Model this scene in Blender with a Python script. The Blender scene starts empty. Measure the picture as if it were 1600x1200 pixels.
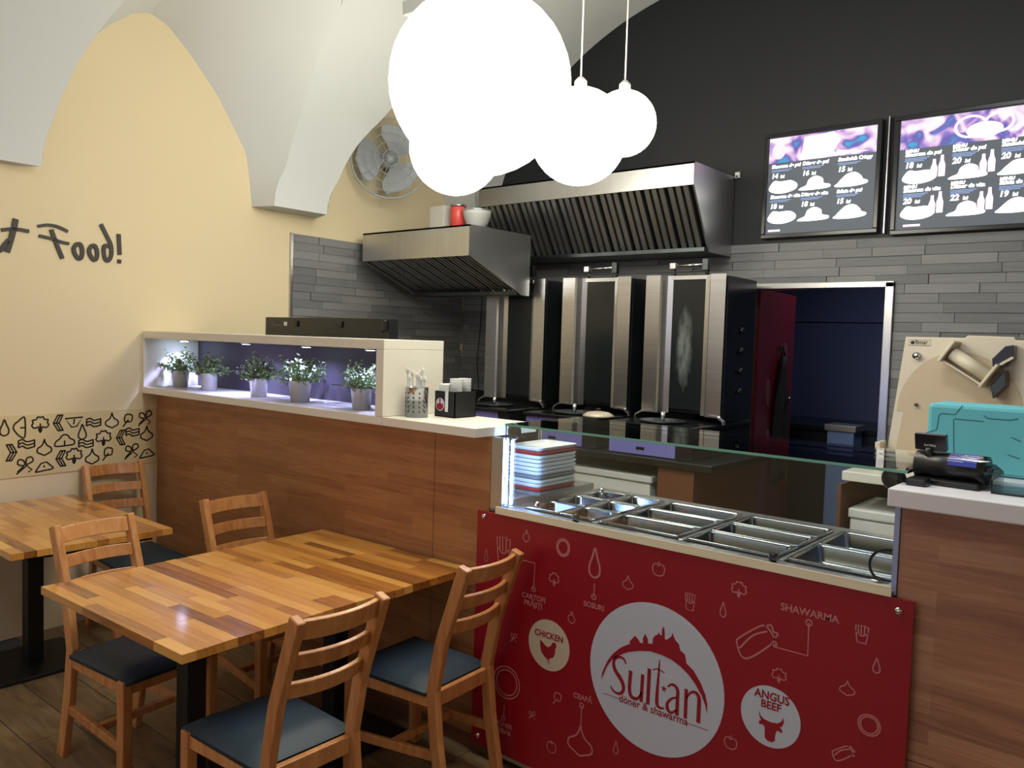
import bpy, bmesh, math, random
from mathutils import Vector, Matrix
random.seed(7)
S = bpy.context.scene
C = S.collection
PI = math.pi

# ---------------------------------------------------------------- camera, world, light, exposure
cam_data = bpy.data.cameras.new('camera')
cam = bpy.data.objects.new('camera', cam_data)
C.objects.link(cam)
CR = Vector((0.76692215, 0.64098858, 0.03104916)); CU = Vector((-0.05861077, 0.0217812, 0.99804326)); CF = Vector((-0.63905805, 0.76724131, -0.05427332))
cam.matrix_world = Matrix(((CR.x, CU.x, -CF.x, 4.849), (CR.y, CU.y, -CF.y, -2.450), (CR.z, CU.z, -CF.z, 1.684), (0, 0, 0, 1)))
cam_data.sensor_width = 36.0
cam_data.lens = 1282.3 / 1600 * 36
cam_data.clip_start = 0.05
S.camera = cam
S.view_settings.view_transform = 'Standard'
S.view_settings.look = 'None'
S.view_settings.gamma = 1.0
S.view_settings.use_curve_mapping = False
S.view_settings.exposure = 0.0
W_ = bpy.data.worlds.new('world'); S.world = W_
W_.use_nodes = True
W_.node_tree.nodes['Background'].inputs[0].default_value = (0.05, 0.055, 0.07, 1)
W_.node_tree.nodes['Background'].inputs[1].default_value = 0.4

def area(name, loc, rot, sx, sy, power, col):
    l = bpy.data.lights.new(name, 'AREA'); l.shape = 'RECTANGLE'; l.size = sx; l.size_y = sy
    l.energy = power; l.color = col
    o = bpy.data.objects.new(name, l); C.objects.link(o); o.location = loc; o.rotation_euler = rot
    return o
area('front_blue_fill', (2.6, -5.05, 1.7), (PI / 2, 0, 0), 4.6, 1.9, 24, (0.60, 0.66, 1.0))  # bluish light added behind the camera; source unseen, no window built
area('dining_fill_light', (3.0, -3.3, 3.95), (0, 0, 0), 1.6, 0.7, 20, (1.0, 0.90, 0.76))  # unseen warm fill, added to lift faces turned towards the camera
area('counter_fill_light', (3.9, -.35, 4.1), (0, 0, 0), 1.3, 0.5, 46, (0.93, 0.96, 1.0))  # added overhead fill for upright faces along the counters; no lamp visible
area('back_room_lamp', (3.1, 3.9, 2.55), (0, 0, 0), 0.9, 0.6, 7.0, (0.86, 0.90, 1.0))
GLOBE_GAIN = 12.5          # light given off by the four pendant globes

# ---------------------------------------------------------------- materials
def lin(c):
    return tuple(((v / 255) / 12.92 if v / 255 <= 0.04045 else ((v / 255 + 0.055) / 1.055) ** 2.4) for v in c) + (1.0,)
MATS = {}
def mat(name, col=(200, 200, 200), rough=0.5, metal=0.0, var=None, bump=None, emit=None, coat=0.0, aniso=None, spec=None):
    m = bpy.data.materials.new(name); m.use_nodes = True
    nt = m.node_tree; b = nt.nodes['Principled BSDF']
    b.inputs['Base Color'].default_value = lin(col)
    b.inputs['Roughness'].default_value = rough
    b.inputs['Metallic'].default_value = metal
    if coat: b.inputs['Coat Weight'].default_value = coat; b.inputs['Coat Roughness'].default_value = 0.12
    if spec is not None: b.inputs['Specular IOR Level'].default_value = spec
    tc = nt.nodes.new('ShaderNodeTexCoord')
    if var:                      # (scale xyz, second colour, amount)
        mp = nt.nodes.new('ShaderNodeMapping'); mp.inputs['Scale'].default_value = var[0]
        n = nt.nodes.new('ShaderNodeTexNoise'); n.inputs['Scale'].default_value = 1.0; n.inputs['Detail'].default_value = 5
        nt.links.new(tc.outputs['Object'], mp.inputs['Vector']); nt.links.new(mp.outputs[0], n.inputs['Vector'])
        r = nt.nodes.new('ShaderNodeValToRGB'); r.color_ramp.elements[0].position = 0.5 - var[2] / 2; r.color_ramp.elements[1].position = 0.5 + var[2] / 2
        r.color_ramp.elements[0].color = lin(col); r.color_ramp.elements[1].color = lin(var[1])
        nt.links.new(n.outputs[0], r.inputs[0]); nt.links.new(r.outputs[0], b.inputs['Base Color'])
    if bump:
        mp2 = nt.nodes.new('ShaderNodeMapping'); mp2.inputs['Scale'].default_value = bump[0]
        n2 = nt.nodes.new('ShaderNodeTexNoise'); n2.inputs['Scale'].default_value = 1.0; n2.inputs['Detail'].default_value = 6
        bp = nt.nodes.new('ShaderNodeBump'); bp.inputs['Strength'].default_value = bump[1]; bp.inputs['Distance'].default_value = 0.01
        nt.links.new(tc.outputs['Object'], mp2.inputs['Vector']); nt.links.new(mp2.outputs[0], n2.inputs['Vector'])
        nt.links.new(n2.outputs[0], bp.inputs['Height']); nt.links.new(bp.outputs[0], b.inputs['Normal'])
    if emit:
        b.inputs['Emission Color'].default_value = lin(emit[0]); b.inputs['Emission Strength'].default_value = emit[1]
    MATS[name] = m
    return m

def wood(name, stops, rough=0.35, grain=(3, 60, 60), coat=0.0, per_piece=True, mixamt=0.55):
    m = bpy.data.materials.new(name); m.use_nodes = True
    nt = m.node_tree; b = nt.nodes['Principled BSDF']; b.inputs['Roughness'].default_value = rough
    if coat: b.inputs['Coat Weight'].default_value = coat; b.inputs['Coat Roughness'].default_value = 0.1
    tc = nt.nodes.new('ShaderNodeTexCoord'); oi = nt.nodes.new('ShaderNodeObjectInfo')
    add = nt.nodes.new('ShaderNodeVectorMath'); add.operation = 'ADD'
    mul = nt.nodes.new('ShaderNodeMath'); mul.operation = 'MULTIPLY'; mul.inputs[1].default_value = 37.0
    nt.links.new(oi.outputs['Random'], mul.inputs[0])
    nt.links.new(tc.outputs['Object'], add.inputs[0])
    if per_piece: nt.links.new(mul.outputs[0], add.inputs[1])
    mp = nt.nodes.new('ShaderNodeMapping'); mp.inputs['Scale'].default_value = grain
    n = nt.nodes.new('ShaderNodeTexNoise'); n.inputs['Scale'].default_value = 1.0; n.inputs['Detail'].default_value = 7; n.inputs['Distortion'].default_value = 0.6
    nt.links.new(add.outputs[0], mp.inputs['Vector']); nt.links.new(mp.outputs[0], n.inputs['Vector'])
    mx = nt.nodes.new('ShaderNodeMix'); mx.data_type = 'FLOAT'; mx.inputs[0].default_value = mixamt
    if per_piece: nt.links.new(oi.outputs['Random'], mx.inputs[2])
    else: mx.inputs[2].default_value = 0.5
    nt.links.new(n.outputs[0], mx.inputs[3])
    r = nt.nodes.new('ShaderNodeValToRGB')
    e = r.color_ramp.elements
    while len(e) < len(stops): e.new(0.5)
    for k, (p, c) in enumerate(stops): e[k].position = p; e[k].color = lin(c)
    nt.links.new(mx.outputs[0], r.inputs[0]); nt.links.new(r.outputs[0], b.inputs['Base Color'])
    bp = nt.nodes.new('ShaderNodeBump'); bp.inputs['Strength'].default_value = 0.05; bp.inputs['Distance'].default_value = 0.003
    nt.links.new(n.outputs[0], bp.inputs['Height']); nt.links.new(bp.outputs[0], b.inputs['Normal'])
    MATS[name] = m
    return m

def laminate(name, c1, c2, c3, rough=0.4):           # printed butcher-block board: staves 4 cm high, laid along x, seen on an x-z face
    m = bpy.data.materials.new(name); m.use_nodes = True
    nt = m.node_tree; b = nt.nodes['Principled BSDF']; b.inputs['Roughness'].default_value = rough
    tc = nt.nodes.new('ShaderNodeTexCoord'); sp = nt.nodes.new('ShaderNodeSeparateXYZ'); cb = nt.nodes.new('ShaderNodeCombineXYZ')
    nt.links.new(tc.outputs['Object'], sp.inputs[0]); nt.links.new(sp.outputs['X'], cb.inputs['X']); nt.links.new(sp.outputs['Z'], cb.inputs['Y'])
    br = nt.nodes.new('ShaderNodeTexBrick'); br.inputs['Scale'].default_value = 1.0
    br.inputs['Brick Width'].default_value = 0.46; br.inputs['Row Height'].default_value = 0.043; br.inputs['Mortar Size'].default_value = 0.0
    br.inputs['Color1'].default_value = (0, 0, 0, 1); br.inputs['Color2'].default_value = (1, 1, 1, 1); br.offset = 0.37; br.offset_frequency = 3
    nt.links.new(cb.outputs[0], br.inputs['Vector'])
    mp = nt.nodes.new('ShaderNodeMapping'); mp.inputs['Scale'].default_value = (3.5, 45, 1)
    n = nt.nodes.new('ShaderNodeTexNoise'); n.inputs['Scale'].default_value = 1.0; n.inputs['Detail'].default_value = 6; n.inputs['Distortion'].default_value = 1.0
    nt.links.new(cb.outputs[0], mp.inputs['Vector']); nt.links.new(mp.outputs[0], n.inputs['Vector'])
    mx = nt.nodes.new('ShaderNodeMix'); mx.data_type = 'FLOAT'; mx.inputs[0].default_value = 0.72
    nt.links.new(br.outputs['Color'], mx.inputs[2]); nt.links.new(n.outputs[0], mx.inputs[3])
    r = nt.nodes.new('ShaderNodeValToRGB'); e = r.color_ramp.elements; e.new(0.5)
    for k, (p, c) in enumerate(((0.22, c1), (0.5, c2), (0.78, c3))): e[k].position = p; e[k].color = lin(c)
    nt.links.new(mx.outputs[0], r.inputs[0]); nt.links.new(r.outputs[0], b.inputs['Base Color'])
    MATS[name] = m
    return m

def piece_mat(name, stops, rough=0.6, nscale=(6, 6, 40), mixamt=0.45, bumps=0.25):
    m = wood(name, stops, rough, nscale, 0, True, mixamt)
    for nd in m.node_tree.nodes:
        if nd.bl_idname == 'ShaderNodeBump': nd.inputs['Strength'].default_value = bumps
    return m

def glass(name, tint=(0.94, 0.975, 0.96), gl=1.45):
    m = bpy.data.materials.new(name); m.use_nodes = True; nt = m.node_tree
    for nd in list(nt.nodes):
        if nd.bl_idname == 'ShaderNodeBsdfPrincipled': nt.nodes.remove(nd)
    out = [n for n in nt.nodes if n.bl_idname == 'ShaderNodeOutputMaterial'][0]
    t = nt.nodes.new('ShaderNodeBsdfTransparent'); t.inputs[0].default_value = tint + (1,)
    g = nt.nodes.new('ShaderNodeBsdfGlossy'); g.inputs['Roughness'].default_value = 0.02
    f = nt.nodes.new('ShaderNodeFresnel'); f.inputs[0].default_value = gl
    mx = nt.nodes.new('ShaderNodeMixShader')
    nt.links.new(f.outputs[0], mx.inputs[0]); nt.links.new(t.outputs[0], mx.inputs[1]); nt.links.new(g.outputs[0], mx.inputs[2]); nt.links.new(mx.outputs[0], out.inputs[0])
    MATS[name] = m
    return m

def emitter(name, col, strength):
    return mat(name, col, 0.6, emit=(col, strength))

cream = mat('cream_plaster', (221, 205, 170), 0.85, bump=((30, 30, 30), 0.03))
white_plaster = mat('white_plaster', (206, 209, 209), 0.9, bump=((25, 25, 25), 0.03))
black_paint = mat('black_wall_paint', (20, 23, 30), 0.55)
steel = mat('brushed_steel', (212, 213, 218), 0.3, 1.0, var=((1.5, 1.5, 300), (190, 190, 194), 0.5))
steel_h = mat('steel_sheet', (208, 208, 208), 0.36, 1.0, var=((300, 2, 2), (186, 186, 186), 0.5))
steel_pan = mat('polished_pan_steel', (166, 169, 173), 0.2, 1.0)
steel_dark = mat('greasy_dark_steel', (96, 102, 104), 0.38, 1.0, var=((5, 5, 5), (70, 76, 78), 0.5))
chrome = mat('chrome', (215, 215, 215), 0.08, 1.0)
alu = mat('aluminium_trim', (190, 190, 190), 0.3, 1.0)
black_plastic = mat('black_plastic', (16, 17, 19), 0.35)
black_metal = mat('black_powder_coat', (12, 13, 14), 0.5)
black_enamel = mat('black_enamel', (20, 23, 26), 0.22, var=((4, 4, 4), (30, 34, 38), 0.5))
white_lam = mat('white_laminate', (232, 228, 216), 0.35)
white_plastic = mat('white_plastic', (224, 225, 224), 0.4)
violet_sheen = mat('steel_painted_violet_sheen', (120, 118, 190), 0.4)  # lavender colour stands for blue light reflected in the steel drawer fronts
edge_blue_cast = mat('edge_painted_blue_cast', (150, 156, 196), 0.4)  # lilac puts the bluish light from the front into the edge colour
red_board = mat('red_printed_board', (148, 11, 30), 0.35)
print_pale = mat('faded_pink_print', (196, 120, 118), 0.5)
print_light = mat('pale_disc_print', (198, 204, 218), 0.4)
print_red = mat('dark_red_print', (150, 12, 36), 0.45)
print_beige = mat('beige_disc_print', (204, 190, 166), 0.4)
ink = mat('black_ink', (34, 26, 20), 0.5)
acrylic_panel = mat('clear_acrylic_over_cream', (214, 198, 156), 0.2)
slate_seat = mat('slate_blue_leatherette', (38, 53, 64), 0.55, bump=((160, 160, 160), 0.04))
turq = mat('turquoise_foam', (96, 182, 192), 0.55)
turq_dark = mat('turquoise_groove', (34, 92, 104), 0.7)
blue_paint = mat('dark_blue_paint', (72, 80, 116), 0.6)
red_door = mat('dark_red_lacquer', (96, 18, 30), 0.35)
enamel_beige = mat('beige_enamel_steel', (214, 204, 182), 0.35, 0.15)
roller_cream = mat('cream_roller', (220, 212, 188), 0.4)
pot_zinc = mat('zinc_pot', (214, 212, 216), 0.3, 0.85)
leaf_green = piece_mat('boxwood_leaf', ((0.2, (70, 98, 62)), (0.5, (126, 156, 98)), (0.85, (200, 212, 168))), 0.45, (60, 60, 60), 1.0, 0.0)
stem_brown = mat('stem_brown', (70, 60, 42), 0.7)
clear_plastic = glass('clear_plastic', (0.86, 0.88, 0.9), 1.4)
display_glass = glass('display_glass', (0.955, 0.985, 0.972), 1.5)
glass_edge = mat('green_glass_edge', (110, 170, 148), 0.15)
rubber = mat('grey_paint_duct', (150, 152, 150), 0.5)
tray_white = mat('tray_white', (222, 224, 226), 0.4); tray_red = mat('tray_red', (170, 24, 44), 0.4); tray_grey = mat('tray_grey', (120, 124, 130), 0.4)
screen_dark = emitter('screen_dark', (74, 80, 88), 0.85)
screen_white = emitter('screen_white', (255, 255, 250), 2.2)
screen_text = emitter('screen_text', (250, 252, 255), 1.8)
screen_blue_text = emitter('screen_blue_text', (150, 180, 235), 0.9)
screen_pink = emitter('screen_pink', (250, 214, 236), 1.0)
stave = wood('butcher_block_stave', ((0.14, (104, 60, 24)), (0.30, (164, 102, 42)), (0.5, (202, 140, 62)), (0.8, (222, 166, 86))), 0.3, (5, 70, 70), 0.55, True, 0.42)
pine = wood('honey_pine', ((0.25, (168, 104, 56)), (0.55, (200, 138, 82)), (0.8, (216, 160, 104))), 0.38, (40, 40, 5), 0.15, True, 0.8)
lam_wood = laminate('oak_butcher_block_print', (142, 92, 56), (164, 112, 70), (182, 132, 86))
lam_wood2 = laminate('walnut_butcher_block_print', (140, 94, 72), (174, 124, 96), (196, 150, 120))
plank_mat = wood('floor_plank_print', ((0.2, (84, 66, 46)), (0.5, (124, 100, 70)), (0.85, (160, 134, 96))), 0.4, (6, 30, 30), 0, True, 0.75)
tile_back = piece_mat('grey_stone_tile', ((0.1, (98, 99, 102)), (0.5, (118, 119, 121)), (0.9, (140, 140, 141))), 0.55, (4, 30, 60), 0.5, 0.3)
grout = mat('grey_grout', (84, 85, 87), 0.9)
brown_board = mat('brown_board', (112, 70, 48), 0.5)

# screens: a printed picture in soft coloured patches
def banner(name, scale, off):
    m = bpy.data.materials.new(name); m.use_nodes = True; nt = m.node_tree; b = nt.nodes['Principled BSDF']
    tc = nt.nodes.new('ShaderNodeTexCoord'); mp = nt.nodes.new('ShaderNodeMapping'); mp.inputs['Scale'].default_value = (scale, scale, scale * 1.3); mp.inputs['Location'].default_value = off
    n = nt.nodes.new('ShaderNodeTexNoise'); n.inputs['Scale'].default_value = 1.0; n.inputs['Detail'].default_value = 1.5; n.inputs['Distortion'].default_value = 1.2
    r = nt.nodes.new('ShaderNodeValToRGB'); e = r.color_ramp.elements
    for _ in range(4): e.new(0.5)
    for k, (p, c) in enumerate(((0.30, (40, 170, 214)), (0.40, (92, 84, 176)), (0.47, (150, 120, 206)), (0.53, (222, 180, 228)), (0.60, (250, 236, 246)), (0.75, (255, 255, 255)))):
        e[k].position = p; e[k].color = lin(c)
    nt.links.new(tc.outputs['Object'], mp.inputs['Vector']); nt.links.new(mp.outputs[0], n.inputs['Vector']); nt.links.new(n.outputs[0], r.inputs[0])
    nt.links.new(r.outputs[0], b.inputs['Emission Color']); b.inputs['Emission Strength'].default_value = 1.0
    b.inputs['Base Color'].default_value = (0.02, 0.02, 0.02, 1)
    MATS[name] = m
    return m

# ---------------------------------------------------------------- mesh building
class B:
    def __init__(s): s.v = []; s.f = []; s.sm = []
    def add(s, vs, fs, smooth=False):
        o = len(s.v); s.v += [tuple(v) for v in vs]; s.f += [tuple(i + o for i in f) for f in fs]; s.sm += [smooth] * len(fs); return s
    def box(s, x0, x1, y0, y1, z0, z1):
        return s.add([(x0, y0, z0), (x1, y0, z0), (x1, y1, z0), (x0, y1, z0), (x0, y0, z1), (x1, y0, z1), (x1, y1, z1), (x0, y1, z1)],
                     [(0, 3, 2, 1), (4, 5, 6, 7), (0, 1, 5, 4), (1, 2, 6, 5), (2, 3, 7, 6), (3, 0, 4, 7)])
    def prism(s, pts, d, close=True):            # pts: planar 3-D loop, d: extrusion vector
        n = len(pts); P = [Vector(p) for p in pts]; D = Vector(d)
        vs = P + [p + D for p in P]
        fs = [tuple(reversed(range(n))), tuple(range(n, 2 * n))] + [(i, (i + 1) % n, n + (i + 1) % n, n + i) for i in range(n)]
        return s.add(vs, fs)
    def tube(s, pts, r, n=8, caps=True, smooth=True):
        P = [Vector(p) for p in pts]; R = r if isinstance(r, (list, tuple)) else [r] * len(P)
        vs = []; up = None
        for i, p in enumerate(P):
            t = (P[min(i + 1, len(P) - 1)] - P[max(i - 1, 0)]).normalized()
            a = Vector((0, 0, 1)) if abs(t.z) < 0.9 else Vector((1, 0, 0))
            if up is not None and abs(up.dot(t)) < 0.95: a = up
            u = (a - t * a.dot(t)).normalized(); w = t.cross(u); up = u
            for k in range(n):
                an = 2 * PI * k / n; vs.append(p + (u * math.cos(an) + w * math.sin(an)) * R[i])
        o = len(s.v); s.v += [tuple(v) for v in vs]
        for i in range(len(P) - 1):
            for k in range(n):
                s.f.append((o + i * n + k, o + i * n + (k + 1) % n, o + (i + 1) * n + (k + 1) % n, o + (i + 1) * n + k)); s.sm.append(smooth)
        if caps:
            s.f.append(tuple(o + k for k in reversed(range(n)))); s.sm.append(False)
            s.f.append(tuple(o + (len(P) - 1) * n + k for k in range(n))); s.sm.append(False)
        return s
    def bar(s, path, w, d, side):                # rectangular bar swept along path; side = width direction
        P = [Vector(p) for p in path]; Sd = Vector(side).normalized(); vs = []
        for i, p in enumerate(P):
            t = (P[min(i + 1, len(P) - 1)] - P[max(i - 1, 0)]).normalized(); q = t.cross(Sd).normalized()
            vs += [p + Sd * w / 2 + q * d / 2, p - Sd * w / 2 + q * d / 2, p - Sd * w / 2 - q * d / 2, p + Sd * w / 2 - q * d / 2]
        n = len(P); fs = [(0, 1, 2, 3), tuple(4 * (n - 1) + k for k in (3, 2, 1, 0))]
        for i in range(n - 1):
            for k in range(4): fs.append((4 * i + k, 4 * i + 4 + k, 4 * i + 4 + (k + 1) % 4, 4 * i + (k + 1) % 4))
        return s.add(vs, fs)
    def lathe(s, prof, c=(0, 0, 0), n=24, smooth=True, axis=None):
        M_ = Vector((0, 0, 1)).rotation_difference(Vector(axis)).to_matrix() if axis else Matrix.Identity(3)
        vs = []; cc = Vector(c)
        for r, z in prof:
            for k in range(n):
                an = 2 * PI * k / n; vs.append(cc + M_ @ Vector((r * math.cos(an), r * math.sin(an), z)))
        fs = []
        for i in range(len(prof) - 1):
            for k in range(n): fs.append((i * n + k, i * n + (k + 1) % n, (i + 1) * n + (k + 1) % n, (i + 1) * n + k))
        s.add(vs, fs, smooth)
        o = len(s.v) - len(vs)
        if prof[0][0] > 1e-5: s.f.append(tuple(o + k for k in reversed(range(n)))); s.sm.append(False)
        if prof[-1][0] > 1e-5: s.f.append(tuple(o + (len(prof) - 1) * n + k for k in range(n))); s.sm.append(False)
        return s
    def sphere(s, c, r, n=24, m=14, sq=(1, 1, 1)):
        vs = [(c[0], c[1], c[2] + r * sq[2])]
        for i in range(1, m):
            th = PI * i / m
            for k in range(n):
                an = 2 * PI * k / n
                vs.append((c[0] + r * sq[0] * math.sin(th) * math.cos(an), c[1] + r * sq[1] * math.sin(th) * math.sin(an), c[2] + r * sq[2] * math.cos(th)))
        vs.append((c[0], c[1], c[2] - r * sq[2])); L = len(vs) - 1; fs = []
        for k in range(n): fs.append((0, 1 + k, 1 + (k + 1) % n)); fs.append((L, 1 + (m - 2) * n + (k + 1) % n, 1 + (m - 2) * n + k))
        for i in range(m - 2):
            for k in range(n): fs.append((1 + i * n + k, 1 + (i + 1) * n + k, 1 + (i + 1) * n + (k + 1) % n, 1 + i * n + (k + 1) % n))
        return s.add(vs, fs, True)
    def grid(s, rows, smooth=True):
        n = len(rows[0]); vs = [p for r in rows for p in r]
        return s.add(vs, [(i * n + k, i * n + k + 1, (i + 1) * n + k + 1, (i + 1) * n + k) for i in range(len(rows) - 1) for k in range(n - 1)], smooth)

LOC = {}                                          # world place of every object built here (before any turn)
def mesh_of(name, b, m):
    me = bpy.data.meshes.new(name); me.from_pydata(b.v, [], b.f); me.validate(); me.update()
    bm = bmesh.new(); bm.from_mesh(me); bmesh.ops.recalc_face_normals(bm, faces=bm.faces); bm.to_mesh(me); bm.free()
    if len(me.polygons) == len(b.sm):
        for p, q in zip(me.polygons, b.sm): p.use_smooth = q
    me.materials.append(m)
    return me
def obj(name, b, m, parent=None, bev=0.0, kind=None, label=None):
    """b in world coordinates (or the parent's, when the parent stands at the origin)"""
    off = LOC.get(parent.name, Vector()) if parent else Vector()
    if off.length: b.v = [tuple(Vector(v) - off) for v in b.v]
    o = bpy.data.objects.new(name, mesh_of(name, b, m)); C.objects.link(o)
    LOC[o.name] = off.copy()
    if parent: o.parent = parent
    if bev:
        md = o.modifiers.new('edge', 'BEVEL'); md.width = bev; md.segments = 2; md.limit_method = 'ANGLE'; md.angle_limit = 0.6
    if kind: o['kind'] = kind
    if label: o['label'] = label
    return o
def thing(name, label, cat, loc=(0, 0, 0), group=None):
    o = bpy.data.objects.new(name, None); C.objects.link(o); o.location = loc; o.empty_display_size = 0.05
    LOC[o.name] = Vector(loc); o['label'] = label; o['category'] = cat
    if group: o['group'] = group
    return o
def tag(o, label, cat, group=None):
    o['label'] = label; o['category'] = cat
    if group: o['group'] = group
    return o
def struct(name, b, m, bev=0.0):
    return obj(name, b, m, None, bev, 'structure')
def dup(root, loc, rotz=0.0, label=None, group=None):
    r = root.copy(); C.objects.link(r); r.location = loc; r.rotation_euler = (0, 0, rotz)
    if label: r['label'] = label
    if group: r['group'] = group
    for ch in list(root.children):
        c = ch.copy(); C.objects.link(c); c.parent = r
        for g in list(ch.children):
            d = g.copy(); C.objects.link(d); d.parent = c
    return r

# flat drawing: ribbons and outlines put on a plane through a map (a, b, depth) -> world
def spline(pts, closed=False, sub=6):
    P = [Vector((p[0], p[1], 0)) for p in pts]; n = len(P)
    if n < 3: return [(p.x, p.y) for p in P]
    out = []
    for i in range(n if closed else n - 1):
        p0 = P[(i - 1) % n] if closed or i > 0 else P[0]; p1 = P[i]; p2 = P[(i + 1) % n]; p3 = P[(i + 2) % n] if closed or i + 2 < n else P[n - 1]
        for k in range(sub):
            t = k / sub
            q = 0.5 * ((2 * p1) + (p2 - p0) * t + (2 * p0 - 5 * p1 + 4 * p2 - p3) * t * t + (3 * p1 - p0 - 3 * p2 + p3) * t ** 3)
            out.append((q.x, q.y))
    out.append((P[0].x, P[0].y) if closed else (P[-1].x, P[-1].y))
    return out
def ribbon(b, pts, w, mp, d=0.0, th=0.0):
    P = [Vector(p) for p in pts]; n = len(P); ws = w if isinstance(w, (list, tuple)) else [w] * n
    closed = (P[0] - P[-1]).length < 1e-6 and n > 3
    Lf, Rt = [], []
    for i in range(n):
        if closed: t = P[(i + 1) % (n - 1)] - P[(i - 1) % (n - 1)]
        else: t = P[min(i + 1, n - 1)] - P[max(i - 1, 0)]
        t = t.normalized() if t.length > 1e-9 else Vector((1, 0)); q = Vector((-t.y, t.x)) * ws[i] / 2
        if not closed and i == 0: P0 = P[0] - t * ws[0] * 0.25
        elif not closed and i == n - 1: P0 = P[i] + t * ws[i] * 0.25
        else: P0 = P[i]
        Lf.append(P0 + q); Rt.append(P0 - q)
    vs = [mp(p.x, p.y, d) for p in Lf] + [mp(p.x, p.y, d) for p in Rt]
    fs = [(i, i + 1, n + i + 1, n + i) for i in range(n - 1)]
    b.add(vs, fs)
    if th:
        vs2 = [mp(p.x, p.y, d - th) for p in Lf] + [mp(p.x, p.y, d - th) for p in Rt]
        b.add(vs + vs2, [(i, i + 1, 2 * n + i + 1, 2 * n + i) for i in range(n - 1)] + [(n + i, n + i + 1, 3 * n + i + 1, 3 * n + i) for i in range(n - 1)] + [(0, n, 3 * n, 2 * n), (n - 1, 2 * n - 1, 4 * n - 1, 3 * n - 1)])
    return b
def ell(cx, cy, rx, ry, n=28, rot=0.0):
    o = []
    for k in range(n + 1):
        a = 2 * PI * k / n; x, y = rx * math.cos(a), ry * math.sin(a)
        o.append((cx + x * math.cos(rot) - y * math.sin(rot), cy + x * math.sin(rot) + y * math.cos(rot)))
    return o
def plate(b, pts, mp, d, th):                     # outline with thickness th in front of depth d - th
    n = len(pts)
    vs = [mp(p[0], p[1], d) for p in pts] + [mp(p[0], p[1], d - th) for p in pts]
    return b.add(vs, [tuple(range(n)), tuple(reversed(range(n, 2 * n)))] + [(i, (i + 1) % n, n + (i + 1) % n, n + i) for i in range(n)])
def text_mesh(txt, size, mp, x, z, m, name, parent, align='LEFT', bold=0.0, d=0.0, sx=1.0, sy=1.0, shear=0.0):
    cu = bpy.data.curves.new('lettering', 'FONT'); cu.body = txt; cu.size = size; cu.align_x = align; cu.offset = bold; cu.shear = shear; cu.resolution_u = 3
    o = bpy.data.objects.new('lettering', cu); C.objects.link(o)
    bpy.context.view_layer.update()
    dg = bpy.context.evaluated_depsgraph_get(); me = bpy.data.meshes.new_from_object(o.evaluated_get(dg))
    b = B(); b.add([mp(x + v.co.x * sx, z + v.co.y * sy, d) for v in me.vertices], [tuple(p.vertices) for p in me.polygons])
    bpy.data.objects.remove(o); bpy.data.meshes.remove(me); bpy.data.curves.remove(cu)
    return obj(name, b, m, parent)

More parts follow.
